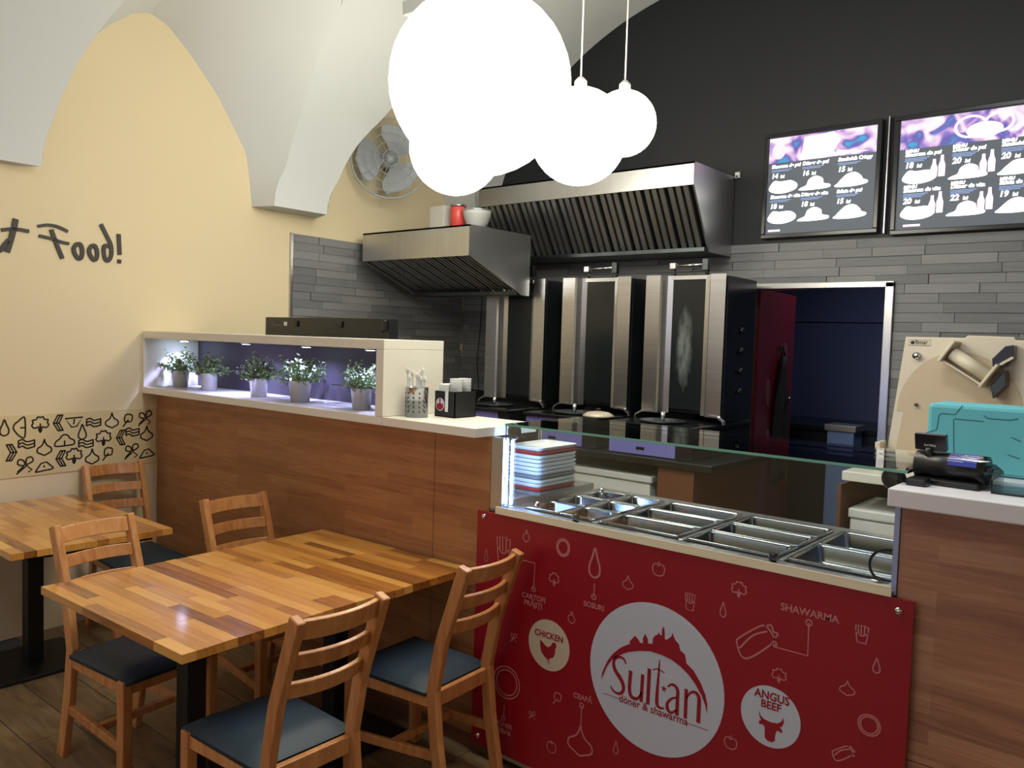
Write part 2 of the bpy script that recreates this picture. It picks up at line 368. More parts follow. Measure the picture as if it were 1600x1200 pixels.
ICON = {
    'drop': [('c', [(0, .5), (.14, .2), (.3, -.12), (.27, -.38), (0, -.5), (-.27, -.38), (-.3, -.12), (-.14, .2)])],
    'garlic': [('c', [(0, .5), (.06, .3), (.2, .1), (.44, -.05), (.46, -.28), (.2, -.42), (0, -.5), (-.2, -.42), (-.46, -.28), (-.44, -.05), (-.2, .1), (-.06, .3)])],
    'brocc': [('c', [(-.1, -.16), (-.34, -.22), (-.5, -.06), (-.42, .1), (-.46, .28), (-.25, .31), (-.15, .48), (0, .43), (.15, .48), (.25, .31), (.46, .28), (.42, .1), (.5, -.06), (.34, -.22), (.1, -.16), (.08, -.34), (0, -.5), (-.08, -.34)]), ('o', [(0, .04), (0, -.46)])],
    'broccr': [('c', [(.3, -.5), (.3, .5), (.05, .5), (-.15, .36), (-.4, .22), (-.5, 0), (-.35, -.2), (-.1, -.42)]), ('o', [(0, 0), (.3, 0)])],
    'cloud': [('c', [(-.5, -.28), (-.46, -.02), (-.28, .12), (-.1, .34), (.14, .34), (.3, .12), (.5, .0), (.5, -.24), (0, -.3)]), ('o', [(0, .0), (0, -.28)])],
    'waves': [('o', [(-.5, .22), (-.25, .3), (0, .14), (.25, .16), (.5, .22)]), ('o', [(-.5, 0), (-.25, .08), (0, -.08), (.25, -.06), (.5, 0)]), ('o', [(-.5, -.22), (-.25, -.14), (0, -.3), (.25, -.28), (.5, -.22)]), ('l', [(-.5, .22), (-.5, -.22)]), ('l', [(.5, .22), (.5, -.22)])],
    'chevl': [('l', [(-.02, .5), (-.3, .02), (0, -.46)]), ('l', [(.14, .5), (-.12, .02), (.16, -.46)]), ('l', [(.3, .5), (.06, .02), (.32, -.46)]), ('l', [(-.02, .5), (.3, .5)]), ('l', [(0, -.46), (.32, -.46)]), ('l', [(-.3, .02), (.06, .02)])],
    'chevr': [('l', [(.02, .5), (.3, .02), (0, -.46)]), ('l', [(-.14, .5), (.12, .02), (-.16, -.46)]), ('l', [(-.3, .5), (-.06, .02), (-.32, -.46)]), ('l', [(.02, .5), (-.3, .5)]), ('l', [(0, -.46), (-.32, -.46)]), ('l', [(.3, .02), (-.06, .02)])],
    'tri': [('l', [(-.5, .3), (.5, .34), (.16, -.3), (-.14, -.34), (-.5, .3), (.5, .34)]), ('o', [(.02, .22), (-.02, -.12)])],
    'hat': [('l', [(-.5, -.3), (-.2, .26), (.1, .34), (.46, -.08)]), ('l', [(-.5, -.34), (.4, -.22)]), ('l', [(.5, -.14), (.4, -.22)]), ('o', [(-.03, .08), (-.02, -.02)])],
    'leaf': [('c', [(-.3, -.1), (-.24, .36), (.1, .42), (.36, .3), (.3, -.1), (.0, -.16)]), ('l', [(.02, .0), (-.44, -.5)])],
    'carrot': [('l', [(-.46, -.46), (.1, -.02), (.4, -.3), (.2, -.4)]), ('c', [(-.1, .0), (-.4, .1), (-.34, .36), (-.1, .3), (0, .1)]), ('c', [(.06, .06), (.1, .4), (.36, .46), (.46, .24), (.24, .1)]), ('l', [(-.4, -.34), (-.1, -.06)])],
    'tomato': [('c', [(-.36, .28), (-.46, 0), (-.34, -.34), (0, -.46), (.34, -.34), (.46, 0), (.36, .28), (0, .36)]), ('l', [(-.2, .32), (0, .22), (.22, .34)]), ('l', [(0, .5), (0, .26)])],
    'fries': [('l', [(-.36, .1), (-.26, -.5), (.26, -.5), (.36, .1)]), ('l', [(-.36, .1), (-.4, .42), (-.24, .46), (-.2, 0)]), ('l', [(-.2, .4), (-.06, .5), (-.04, -.02)]), ('l', [(.02, .44), (.16, .5), (.14, -.02)]), ('l', [(.22, .4), (.38, .44), (.36, .1)]), ('o', [(-.36, .1), (0, -.12), (.36, .1)])],
    'ring': [('c', [(.5, 0), (.35, .38), (0, .5), (-.37, .35), (-.5, 0), (-.34, -.38), (0, -.5), (.36, -.35)]), ('c', [(.4, .03), (.27, .32), (-.02, .4), (-.3, .26), (-.4, -.03), (-.25, -.31), (.02, -.4), (.29, -.27)])],
    'wrap': [('c', [(-.5, -.14), (-.36, -.46), (-.1, -.4), (.42, .1), (.4, .3), (.22, .46), (.04, .4), (-.44, .0)]), ('o', [(-.42, -.26), (-.1, .14), (.26, .34)]), ('o', [(.22, .46), (.36, .52), (.42, .38), (.54, .34), (.46, .2), (.52, .06), (.4, .06)])],
    'radish': [('c', [(0, .24), (.32, .1), (.36, -.24), (.0, -.44), (-.34, -.2), (-.3, .12)]), ('o', [(0, .24), (-.04, .5), (.14, .34), (0, .24)])],
}
def icon(b, name, cx, cz, w, h, lw, mp, d):
    for kind, pts in ICON[name]:
        q = [(cx + p[0] * w, cz + p[1] * h) for p in pts]
        if kind == 'c': q = spline(q, True, 4)
        elif kind == 'o': q = spline(q, False, 4)
        ribbon(b, q, lw, mp, d)

# ================================================================ SETTING
KX = 0.0677                                       # the left wall runs slightly off square
def LWX(y): return -KX * y
YB = 2.9
# ---- walls
ang_w = math.atan2(1.0, -KX)
b = B(); y0, y1 = -5.2, 3.05
b.prism([(LWX(y0), y0, 0), (LWX(y1), y1, 0), (LWX(y1) - 0.2, y1, 0), (LWX(y0) - 0.2, y0, 0)], (0, 0, 4.5))
wall_left = struct('wall_left', b, cream)
DX0, DX1, DZ = 2.44, 3.39, 2.085
b = B(); b.box(-0.4, DX0, YB, YB + 0.15, 0, 4.5); b.box(DX1, 7.7, YB, YB + 0.15, 0, 4.5); b.box(DX0, DX1, YB, YB + 0.15, DZ, 4.5)
wall_back = struct('wall_back', b, black_paint)
struct('wall_right', B().box(7.5, 7.7, -5.2, YB, 0, 4.5), cream)
struct('wall_front', B().box(-0.2, 7.7, -5.4, -5.2, 0, 4.5), cream)
# ---- floor: base and planks
b = B(); b.box(-0.4, 7.7, -5.4, 5.2, -0.15, -0.004)
floor = struct('floor', b, grout)
pl_me = mesh_of('plank', B().box(-0.498, 0.498, -0.0975, 0.0975, -0.012, 0.0), plank_mat)
for r in range(36):
    yy = -4.2 + 0.1 + r * 0.2; sh = random.choice((0.0, 0.33, 0.66))
    for k in range(-1, 6):
        xx = k + 0.5 + sh
        if yy > 2.8 or xx < -0.1 or xx > 5.4: continue
        o = bpy.data.objects.new('plank', pl_me); C.objects.link(o); o.parent = floor; o.location = (xx, yy, 0)

# ---- vaulted ceiling
ZS = 2.513
def vz(x): return ZS + 1.75 * math.sqrt(max(0.0, 1 - ((x - 2.3) / 2.17) ** 2))
def lerp(tab, x):
    if x <= tab[0][0]: return tab[0][1]
    for (a, p), (c, q) in zip(tab, tab[1:]):
        if x <= c: return p + (q - p) * (x - a) / (c - a)
    return tab[-1][1]
XT = 1.35
R1 = [(.13, .715), (.155, .785), (.232, .814), (.335, .82), (.47, .804), (.6, .8), (.73, .78), (1.0, .6), (1.2, .34), (XT, -.06)]
L1 = [(.13, -.70), (.155, -.647), (.207, -.595), (.31, -.503), (.427, -.404), (.7, -.28), (1.0, -.18), (1.2, -.1), (XT, -.06)]
L2 = [(.13, 1.141), (.153, 1.224), (.224, 1.33), (.307, 1.465), (.43, 1.58), (.7, 1.74), (1.0, 1.86), (1.2, 1.9), (XT, 1.93)]
R2 = [(x, 3.86 - y) for x, y in L2]
R0 = [(x, y - 1.99) for x, y in R1]; L0 = [(x, y - 1.99) for x, y in L1]
Rm = [(x, y - 1.99) for x, y in R0]; Lm = [(x, y - 1.99) for x, y in L0]
PROF = [(0, 1.0), (.17, .97), (.339, .933), (.657, .63), (.86, .36), (.985, .15), (1.02, 0)]   # height over spring -> s
xs = [.13 + 2.17 * (1 - math.cos(t)) for t in [i * (PI / 2) / 44 for i in range(45)]]
lun = [(-4.04, Lm, Rm), (-2.05, L0, R0), (-.06, L1, R1), (1.93, L2, R2)]
b = B()
ZT = vz(XT)
def xin(z):                                        # inverse of the barrel profile
    u = min(1.0, max(0.0, (z - ZS) / 1.75)); return 2.3 - 2.17 * math.sqrt(max(0, 1 - u * u))
for yc, L, R in lun:                               # lunette soffits: wall arch to groin
    rows = []
    N = 26
    for side, T in ((-1, L), (1, R)):
        rng = range(N + 1) if side < 0 else range(N, -1, -1)
        for i in rng:
            h = math.sin(i / N * PI / 2)
            s_ = lerp(PROF, h * 1.02) if h < 1 else 0.0
            yw = yc + side * 0.72 * s_; zw = ZS + 1.02 * h
            if abs(yc + .06) < .01 and side > 0: yw = yc + 0.72 * s_
            zc = ZS + (ZT - ZS) * h; xc = max(.13, xin(zc)); yk = lerp(T, xc)
            rows.append([(LWX(yw) + t * (xc - LWX(yw)), yw + t * (yk - yw), zw + t * (zc - zw)) for t in [j / 6 for j in range(7)]])
    b.grid(rows)
below = [x for x in xs if x < XT] + [XT]
for (ya, La, Ra), (yb, Lb, Rb) in zip(lun, lun[1:]):   # strips of barrel between groins, and flat undersides
    b.grid([[(x, lerp(Ra, x) + t * (lerp(Lb, x) - lerp(Ra, x)), vz(x)) for t in (0, .5, 1)] for x in below])
    wa, wb = ya + .72, yb - .72
    if abs(ya + .06) < .01: wa = .66
    b.add([(LWX(wa), wa, ZS), (.13, lerp(Ra, .13), ZS), (.13, lerp(Lb, .13), ZS), (LWX(wb), wb, ZS)], [(0, 1, 2, 3)])
b.grid([[(x, lerp(R2, x) + t * (3.05 - lerp(R2, x)), vz(x)) for t in (0, 1)] for x in below])
b.grid([[(x, -5.3 + t * (lerp(Lm, x) + 5.3), vz(x)) for t in (0, 1)] for x in below])
above = [XT] + [x for x in xs if x > XT]
b.grid([[(x, -5.3 + t * 8.35, vz(x)) for t in (0, .5, 1)] for x in above])
b.box(2.3, 7.7, -5.3, 3.05, vz(2.3), vz(2.3) + .1)
struct('ceiling', b, white_plaster)

# ---- stone tiles, each a piece of its wall
tl_me = {}
def tile(parent, loc, rz, ln, th):
    k = (round(ln, 3), th)
    if k not in tl_me: tl_me[k] = mesh_of('tile', B().box(-ln / 2, ln / 2, -th, 0.004, -0.0275, 0.0275), tile_back)
    o = bpy.data.objects.new('tile', tl_me[k]); C.objects.link(o); o.parent = parent; o.location = loc; o.rotation_euler = (0, 0, rz)
TH = (.007, .010, .014)
def tile_run(a0, a1, put, z):
    a = a0 - random.uniform(0, .25)
    while a < a1:
        ln = random.choice((.3, .4, .5)); p, q = max(a, a0), min(a + ln, a1)
        if q - p > .04: put((p + q) / 2, q - p - .003, z)
        a += ln
rowsz = [2.378 - .0287 - i * .0574 for i in range(25)]
for z in rowsz:
    pb = lambda c, l, zz: tile(wall_back, (c, YB, zz), 0, l, random.choice(TH))
    if z > DZ + .03: tile_run(-.19, 4.75, pb, z)
    else: tile_run(-.19, DX0 - .02, pb, z) if z > 1.25 else None; tile_run(DX1 + .02, 4.75, pb, z) if z <= DZ + .03 else None
    tile_run(1.0, 2.88, lambda c, l, zz: tile(wall_left, (LWX(c), c, zz), ang_w, l, random.choice(TH)), z)
struct('trim_1', B().prism([(LWX(.975) + .018, .975, .9), (LWX(.995) + .018, .995, .9), (LWX(.995) - .01, .995, .9), (LWX(.975) - .01, .975, .9)], (0, 0, 1.48)), alu)
# ---- doorway frame, the room behind it
b = B(); b.box(DX0 - .02, DX0 + .03, YB - .035, YB + .16, 0, DZ + .02); b.box(DX1 - .03, DX1 + .02, YB - .035, YB + .16, 0, DZ + .02); b.box(DX0 - .02, DX1 + .02, YB - .035, YB + .16, DZ - .012, DZ + .025)
struct('trim_2', b, alu, .003)
b = B(); b.box(.6, .7, 3.05, 5.2, 0, 2.7); b.box(4.5, 4.6, 3.05, 5.2, 0, 2.7); b.box(.6, 4.6, 5.1, 5.2, 0, 2.7); b.box(.6, 4.6, 3.05, 5.2, 2.7, 2.8)
struct('wall_back_room', b, blue_paint)
struct('trim_3', B().box(.7, 4.5, 5.08, 5.1, 1.93, 1.97), blue_paint)
# red door leaf, swung back into the far room, with two slot grips
hx, hy = DX0 + .05, YB + .16
dv = Vector((math.cos(1.66), math.sin(1.66), 0)); dn = Vector((dv.y, -dv.x, 0))
def dpt(u, z, d): p = Vector((hx, hy, 0)) + dv * u + dn * d; return (p.x, p.y, z)
door = struct('door_1', B().prism([dpt(0, .02, 0), dpt(.86, .02, 0), dpt(.86, .02, -.04), dpt(0, .02, -.04)], (0, 0, 2.07)), red_door, .003)
for u, zc in ((.62, 1.62), (.25, 1.35), (.3, .98)):
    bb = B(); plate(bb, [(u + .04 * math.cos(a), zc + .1 * math.sin(a)) for a in [i * PI / 8 for i in range(16)]], dpt, .006, .012)
    obj('slot_grip', bb, mat('slot_shadow', (96, 60, 64), .5) if 'slot_shadow' not in MATS else MATS['slot_shadow'], door)
obj('door_handle', B().tube([dpt(.72, 1.30, .0), dpt(.72, 1.30, .05), dpt(.6, 1.30, .05)], .009), chrome, door)

# ================================================================ DINING FURNITURE
def pedestal(t, x, y):
    obj('column', B().box(x - .037, x + .037, y - .037, y + .037, .02, .722), black_metal, t, .004)
    obj('base_plate', B().box(x - .22, x + .22, y - .22, y + .22, 0.0, .022), black_metal, t, .005)
stv_me = {}
def top_of_staves(t, w, l, rows, thick=.028, z=.75):
    rw = l / rows
    for r in range(rows):
        yy = -l / 2 + (r + .5) * rw
        cuts = [0.0]; a = random.uniform(.12, .5)
        while a < w - .1: cuts.append(a); a += random.choice((.22, .3, .38, .46))
        cuts.append(w)
        for p, q in zip(cuts, cuts[1:]):
            ln = round(q - p, 2); k = (ln, rows)
            if k not in stv_me:
                me = mesh_of('stave', B().box(-.5, .5, -.5, .5, -.5, .5), stave); stv_me[k] = me
                for v in me.vertices: v.co = (v.co.x * (ln - .0006), v.co.y * (rw - .0006), v.co.z * thick)
            o = bpy.data.objects.new('stave', stv_me[k]); C.objects.link(o); o.parent = t
            o.location = (-w / 2 + (p + q) / 2, yy, z - thick / 2)
t1 = thing('dining_table', 'large butcher-block table with four chairs, pushed against the wooden counter front', 'table', (0, 0, 0), 'butcher-block dining tables')
top_of_staves(t1, .935, 1.259, 27)
obj('underframe', B().box(-.40, .40, -.55, .55, .700, .7215), black_metal, t1)
pedestal(t1, 0, -.32); pedestal(t1, 0, .33)
t1.location = (2.1747, -.6518, 0); t1.rotation_euler = (0, 0, .0296)
t2 = thing('dining_table', 'small butcher-block table by the cream wall, cut by the left edge of the photo', 'table', (0, 0, 0), 'butcher-block dining tables')
top_of_staves(t2, 1.10, .685, 14)
obj('underframe', B().box(-.5, .5, -.27, .27, .700, .7215), black_metal, t2)
pedestal(t2, -.17, 0)
t2.location = (.655, -.872, 0)
t2.rotation_euler = (0, 0, 0.0)

def chair():
    t = thing('dining_chair', 'x', 'chair', (0, 0, 0), 'slat-back pine chairs')
    for s in (-1, 1):
        y = s * .153
        obj('rear_leg', B().bar([(-.275, y, 0), (-.225, y, .25), (-.205, y, .44), (-.24, y, .62), (-.335, y, .90)], .03, .046, (0, 1, 0)), pine, t, .005)
        obj('front_leg', B().box(.165, .205, s * .18 - .019, s * .18 + .019, 0, .425), pine, t, .004)
        obj('side_rail', B().bar([(-.195, y, .400), (.17, s * .178, .400)], .022, .055, (0, 1, 0)), pine, t, .003)
        obj('side_stretcher', B().bar([(-.215, y, .20), (.17, s * .178, .17)], .02, .034, (0, 1, 0)), pine, t, .003)
    obj('front_rail', B().box(.172, .196, -.165, .165, .372, .427), pine, t, .003)
    obj('back_rail', B().box(-.215, -.192, -.14, .14, .372, .427), pine, t, .003)
    obj('cross_stretcher', B().box(-.03, -.005, -.165, .165, .172, .2), pine, t, .003)
    # upholstered seat with rounded rim
    rows = []
    for i in range(9):
        u = -1 + i / 4; row = []
        for k in range(9):
            v = -1 + k / 4; cx = .015 + u * .2; wy = .178 + .012 * (u + 1) / 2
            h = .038 * (1 - max(abs(u), abs(v)) ** 6)
            row.append((cx, v * wy, .428 + h))
        rows.append(row)
    sb = B(); sb.grid(rows)
    bot = [rows[i][0] for i in range(9)] + rows[8][1:] + [rows[i][8] for i in range(7, -1, -1)] + rows[0][7:0:-1]
    n = len(bot); sb.add([p for p in bot] + [(p[0], p[1], .415) for p in bot], [(i, (i + 1) % n, n + (i + 1) % n, n + i) for i in range(n)] + [tuple(range(n, 2 * n))], True)
    obj('seat', sb, slate_seat, t)
    for zc, h in ((.862, .062), (.762, .05), (.668, .05)):
        f = (zc - .62) / .28; xb = -.24 - .095 * f
        pts = []
        for k in range(9):
            v = -1 + k / 4
            pts.append((xb - .03 * (1 - v * v) + .004, v * .140, zc))
        obj('slat', B().bar(pts, h, .016, (-.28, 0, .96)), pine, t, .003)
    return t
ch = chair()
ch.location = (1.775, -.955, 0); ch.rotation_euler = (0, 0, .117)
ch['label'] = 'pine chair at the large table with its back before the small table'
dup(ch, (1.70, -.312, 0), 0.0, 'pine chair at the large table, only its back showing before the wooden counter')
dup(ch, (2.665, -.962, 0), PI, 'pine slat-back chair nearest the camera, beside the large table')
dup(ch, (2.63, -.283, 0), PI + .06, 'pine slat-back chair between the large table and the red panel')
dup(ch, (.41, -.315, 0), -.05, 'pine chair with its back to the icon band on the cream wall')

# ================================================================ WALL LETTERING AND ICON BAND
def wmap(y, z, d): return (LWX(y) + d, y + KX * d, z)
LET = {'t': [[(-0.801, 2.226), (-0.809, 2.183), (-0.824, 2.12), (-0.84, 2.064)], [(-0.864, 2.168), (-0.825, 2.177), (-0.785, 2.18), (-0.739, 2.177)]],
 's': [[(-0.93, 2.052), (-0.886, 2.055), (-0.866, 2.072), (-0.858, 2.086), (-0.838, 2.114)]],
 'f': [[(-0.687, 2.21), (-0.641, 2.222), (-0.589, 2.22), (-0.538, 2.202)], [(-0.68, 2.159), (-0.624, 2.152), (-0.571, 2.14), (-0.531, 2.135)], [(-0.62, 2.196), (-0.602, 2.146), (-0.565, 2.054)]],
 'o': [[(-0.488, 2.136), (-0.467, 2.138), (-0.456, 2.107), (-0.46, 2.069), (-0.476, 2.058), (-0.495, 2.08), (-0.502, 2.111), (-0.488, 2.136)]],
 'o2': [[(-0.404, 2.136), (-0.385, 2.138), (-0.373, 2.106), (-0.376, 2.071), (-0.392, 2.059), (-0.411, 2.083), (-0.418, 2.111), (-0.404, 2.136)]],
 'd': [[(-0.309, 2.146), (-0.33, 2.144), (-0.335, 2.11), (-0.325, 2.068), (-0.306, 2.065), (-0.291, 2.1), (-0.294, 2.153), (-0.316, 2.198), (-0.35, 2.26)]],
 '!': [[(-0.248, 2.216), (-0.242, 2.108)], [(-0.249, 2.065), (-0.239, 2.064)]]}
wl = thing('wall_lettering', 'dark brush-style lettering ending in Food! on the cream wall', 'lettering', wmap(-.55, 2.05, .003))
for k, strokes in LET.items():
    bb = B()
    for i, s in enumerate(strokes):
        w = {'t': (.028, .018), 'f': (.016, .016, .022)}.get(k, (.022,) * 3)[i]
        ribbon(bb, spline(s, k in ('o', 'o2') and False, 5), w, wmap, .009, .007)
    obj('letter', bb, ink, wl)
ib = thing('icon_panel', 'clear panel printed with rows of black vegetable line icons, low on the cream wall', 'wall panel', wmap(-.6, .868, 0))
bb = B(); bb.prism([wmap(-1.6, .868, .001), wmap(-.012, .868, .001), wmap(-.012, .868, .006), wmap(-1.6, .868, .006)], (0, 0, .332))
obj('panel', bb, acrylic_panel, ib)
WI = [('drop', -0.858, 1.138), ('broccr', -0.779, 1.132), ('brocc', -0.679, 1.144), ('chevl', -0.586, 1.144), ('tri', -0.5, 1.144), ('drop', -0.454, 1.087), ('waves', -0.39, 1.137), ('garlic', -0.284, 1.142), ('leaf', -0.187, 1.139), ('carrot', -0.081, 1.142), ('waves', -0.159, 1.065), ('garlic', -0.071, 1.05), ('chevr', -0.823, 1.002), ('waves', -0.749, 1.044), ('garlic', -0.658, 1.017), ('cloud', -0.551, 1.044), ('waves', -0.433, 1.02), ('brocc', -0.333, 1.043), ('chevl', -0.232, 1.035), ('carrot', -0.757, 0.928), ('hat', -0.657, 0.91), ('chevl', -0.572, 0.945), ('brocc', -0.499, 0.955), ('garlic', -0.398, 0.942), ('leaf', -0.306, 0.951), ('carrot', -0.164, 0.949), ('hat', -0.067, 0.928), ('chevl', -0.92, 0.93), ('tri', -0.94, 1.04), ('garlic', -0.95, 1.14)]
SZ = {'drop': (.062, .078), 'broccr': (.064, .092), 'brocc': (.078, .08), 'chevl': (.075, .082), 'chevr': (.075, .082), 'tri': (.084, .072), 'waves': (.072, .075), 'garlic': (.07, .08), 'leaf': (.062, .07), 'carrot': (.08, .085), 'cloud': (.09, .086), 'hat': (.084, .07)}
for n, y, z in WI + [(n, y - .80, z) for n, y, z in WI if -.75 < y < -.2]:
    bb = B(); icon(bb, n, y, z, SZ[n][0] * 1.12, SZ[n][1] * 1.08, .0088, wmap, .0068); obj('icon', bb, ink, ib)

# ================================================================ SERVICE COUNTER (left)
ctr = thing('service_counter', 'long wooden counter running from the cream wall to the red panel', 'counter', (1.35, .1, 0))
obj('front_panel', B().box(.004, 2.3955, 0, .022, .06, 1.294), lam_wood, ctr)
obj('front_panel', B().box(2.3985, 2.71, 0, .022, .06, 1.294), lam_wood, ctr)
obj('end_panel', B().box(2.712, 2.7585, .002, .022, .06, 1.294), alu, ctr)
obj('carcass', B().box(.02, 2.54, .0225, .25, 0, 1.294), lam_wood, ctr)
obj('plinth', B().box(.004, 2.76, .004, .022, 0, .058), brown_board, ctr)
# white shelf box and worktop
ds = thing('plant_shelf', 'long white open-fronted shelf box lit in blue on the wooden counter', 'shelf', (1.08, .08, 1.2955))
YF, YK = -.097, .267
obj('bottom_board', B().box(.006, 2.166, YF, YK, 1.2955, 1.333), white_lam, ds, .002)
obj('top_board', B().box(.006, 2.168, YF, YK, 1.6235, 1.666), white_lam, ds, .002)
obj('side_board', B().box(.006, .022, YF, YK, 1.3335, 1.623), white_lam, ds, .002)
obj('side_board', B().box(2.118, 2.168, YF, YK, 1.3335, 1.623), white_lam, ds, .002)
obj('back_board', B().box(.0225, 2.1175, YK - .016, YK, 1.3335, 1.623), mat('dark_brown_board', (62, 56, 66), .6), ds)
for k, xx in enumerate((.13, .8, 1.35, 1.85)):
    lp = obj('spot_lamp', B().lathe([(.03, 0), (.03, .012)], (xx, .10, 1.611), 20), chrome, ds)
    obj('lens', B().lathe([(.022, -.002), (.022, .0)], (xx, .10, 1.611), 20), emitter('cold_lens_%d' % k, (190, 200, 255), 60 if k == 0 else 6), lp)
    l = bpy.data.lights.new('shelf_spot', 'SPOT'); l.energy = (28, 22, 20, 18)[k]; l.color = (.45, .48, 1.0); l.spot_size = 1.5 if k == 0 else 2.5; l.spot_blend = .6 if k == 0 else 1.0; l.shadow_soft_size = .02
    lo = bpy.data.objects.new('shelf_spot', l); C.objects.link(lo); lo.location = (xx, .10, 1.600)
    if k == 0: lo.rotation_euler = (0, .30, 0)
wt = thing('worktop', 'short white worktop slab beside the lit plant shelf, ending at the glass display', 'worktop', (2.43, .08, 1.2955))
obj('slab', B().box(2.169, 2.709, YF, .29, 1.2955, 1.333), white_lam, wt, .002)

# potted plants
def plant(seed):
    rnd = random.Random(seed)
    t = thing('potted_plant', 'x', 'plant', (0, 0, 0), 'potted plants in the lit shelf')
    obj('pot', B().lathe([(.038, 0), (.042, .001), (.051, .098), (.053, .1), (.049, .1), (.046, .085), (.0, .085)], (0, 0, 0), 24), pot_zinc, t)
    st = B(); lf = B()
    for i in range(34):
        a = rnd.uniform(0, 2 * PI); el = rnd.uniform(.25, 1.35); ln = rnd.uniform(.10, .155)
        d = Vector((math.cos(a) * math.cos(el), math.sin(a) * math.cos(el) * .8, math.sin(el)))
        p0 = Vector((d.x * .02, d.y * .02, .085)); p1 = p0 + d * ln * .6; p2 = p0 + d * ln + Vector((0, 0, -.012))
        st.tube([p0, p1, p2], .0016, 4, False)
        for j in range(20):
            t_ = rnd.uniform(.25, 1.05); q = p0 + (p2 - p0) * t_ + Vector((rnd.gauss(0, .011), rnd.gauss(0, .011), rnd.gauss(0, .009)))
            if q.z < .075 or abs(q.x) > .106 or q.y > .14 or q.z > .262: continue
            n1 = Vector((rnd.gauss(0, 1), rnd.gauss(0, 1), rnd.gauss(0, .8))).normalized(); n2 = n1.cross(Vector((rnd.gauss(0, 1), rnd.gauss(0, 1), 1))).normalized()
            sz = rnd.uniform(.008, .014)
            lf.add([q - n1 * sz, q + n2 * sz * .55, q + n1 * sz, q - n2 * sz * .55], [(0, 1, 2, 3)])
    obj('stems', st, stem_brown, t); obj('foliage', lf, leaf_green, t, kind='stuff')
    return t
pl_pos = [(.135, .075), (.445, .085), (.975, .07), (1.36, .06), (1.845, .055)]
pl_lab = ['green plant in a zinc pot under the bright spotlight, leftmost in the white shelf', 'green plant in a zinc pot, second from the left in the white shelf', 'green plant in a zinc pot, standing in the middle of the white shelf', 'plant in the widest zinc pot, second from the right in the white shelf', 'yellow-green plant in a zinc pot, rightmost in the white shelf by its end board']
protos = [plant(3), plant(11)]
for i, (x, y) in enumerate(pl_pos):
    if i < 2: o = protos[i]; o.location = (x, y, 1.3335); o['label'] = pl_lab[i]
    else: o = dup(protos[i % 2], (x, y, 1.3335), i * 1.1, pl_lab[i])
    if i == 3: o.scale = (1.12, 1.12, 1.08)

# cutlery holder, forks, caddy, cups
ch_ = thing('cutlery_holder', 'perforated steel cylinder full of plastic cutlery on the white worktop', 'holder', (2.245, .03, 1.3335))
hb = B(); hb.lathe([(.001, .002), (.049, .002), (.050, 0), (.050, .128), (.0515, .13), (.048, .13), (.047, .006), (.001, .005)], (2.245, .03, 1.3335), 32)
obj('cylinder', hb, steel_pan, ch_)
hol = B()
for i in range(12):
    for j in range(5):
        a = 2 * PI * i / 12 + (.2 if j % 2 else 0) * 0; n = Vector((math.cos(a), math.sin(a), 0)); c = Vector((2.245, .03, 1.3335 + .025 + j * .02)) + n * .0503
        u = Vector((-n.y, n.x, 0)); hol.add([c + (u * math.cos(q) + Vector((0, 0, 1)) * math.sin(q)) * .0042 for q in [k * PI / 3 for k in range(6)]], [(0, 1, 2, 3, 4, 5)])
obj('perforations', hol, mat('hole_shadow', (58, 58, 60), .8), ch_)
for i in range(9):
    a = i * 2.4; r = .012 + .026 * ((i * 37 % 10) / 10); x, y = 2.245 + r * math.cos(a), .03 + r * math.sin(a); h = .15 + .012 * (i % 4)
    lean = Vector((math.cos(a), math.sin(a), 0)) * .006
    fb = B(); fb.bar([(x, y, 1.34), (x + lean.x, y + lean.y, 1.34 + h * .7), (x + lean.x * 1.3, y + lean.y * 1.3, 1.34 + h)], .007, .002, (1, .3, 0)); fb.sphere((x + lean.x * 1.4, y + lean.y * 1.4, 1.34 + h + .009), .012, 10, 6, (1, .3, 1.1))
    o = obj('plastic_spoon', fb, white_plastic); tag(o, 'white plastic spoon standing among others in the perforated cylinder', 'spoon', 'plastic cutlery in the cylinder')
cd = thing('cup_caddy', 'black box with a red round badge holding clear cups on the white worktop', 'caddy', (2.31, .2, 1.3335))
x0, x1, y0, y1 = 2.262, 2.385, .125, .262; zb, zt = 1.3335, 1.447
b = B(); b.box(x0, x1, y0, y0 + .004, zb, zt); b.box(x0, x1, y1 - .004, y1, zb, zt); b.box(x0, x0 + .004, y0, y1, zb, zt); b.box(x1 - .004, x1, y0, y1, zb, zt); b.box(x0, x1, y0, y1, zb, zb + .004)
obj('box', b, mat('black_caddy', (24, 24, 24), .5), cd)
fm = lambda a, z, d: (a, y0 - d, z)
b = B(); plate(b, ell(2.295, 1.388, .026, .029, 20)[:-1], fm, .0012, .001); obj('badge', b, print_light, cd)
b = B(); plate(b, [(2.273, 1.395), (2.276, 1.374), (2.285, 1.364), (2.305, 1.364), (2.314, 1.374), (2.317, 1.395), (2.305, 1.388), (2.295, 1.402), (2.285, 1.388)], fm, .0018, .0005); plate(b, ell(2.295, 1.408, .005, .008, 10)[:-1], fm, .0018, .0005)
obj('badge_emblem', b, print_red, cd)
obj('paper_strip', B().box(2.326, 2.344, y0 - .0015, y0 - .0002, 1.358, 1.45), white_plastic, cd)
b = B(); b.box(2.27, 2.33, .14, .235, 1.342, 1.478); o = obj('napkin_stack', b, white_plastic, None, .004); tag(o, 'stack of white paper napkins in the black cup box', 'napkins')
cup_m = bpy.data.materials.new('frosted_cup_plastic'); cup_m.use_nodes = True
_n = cup_m.node_tree; _t = _n.nodes.new('ShaderNodeBsdfTransparent'); _x = _n.nodes.new('ShaderNodeMixShader'); _x.inputs[0].default_value = .55
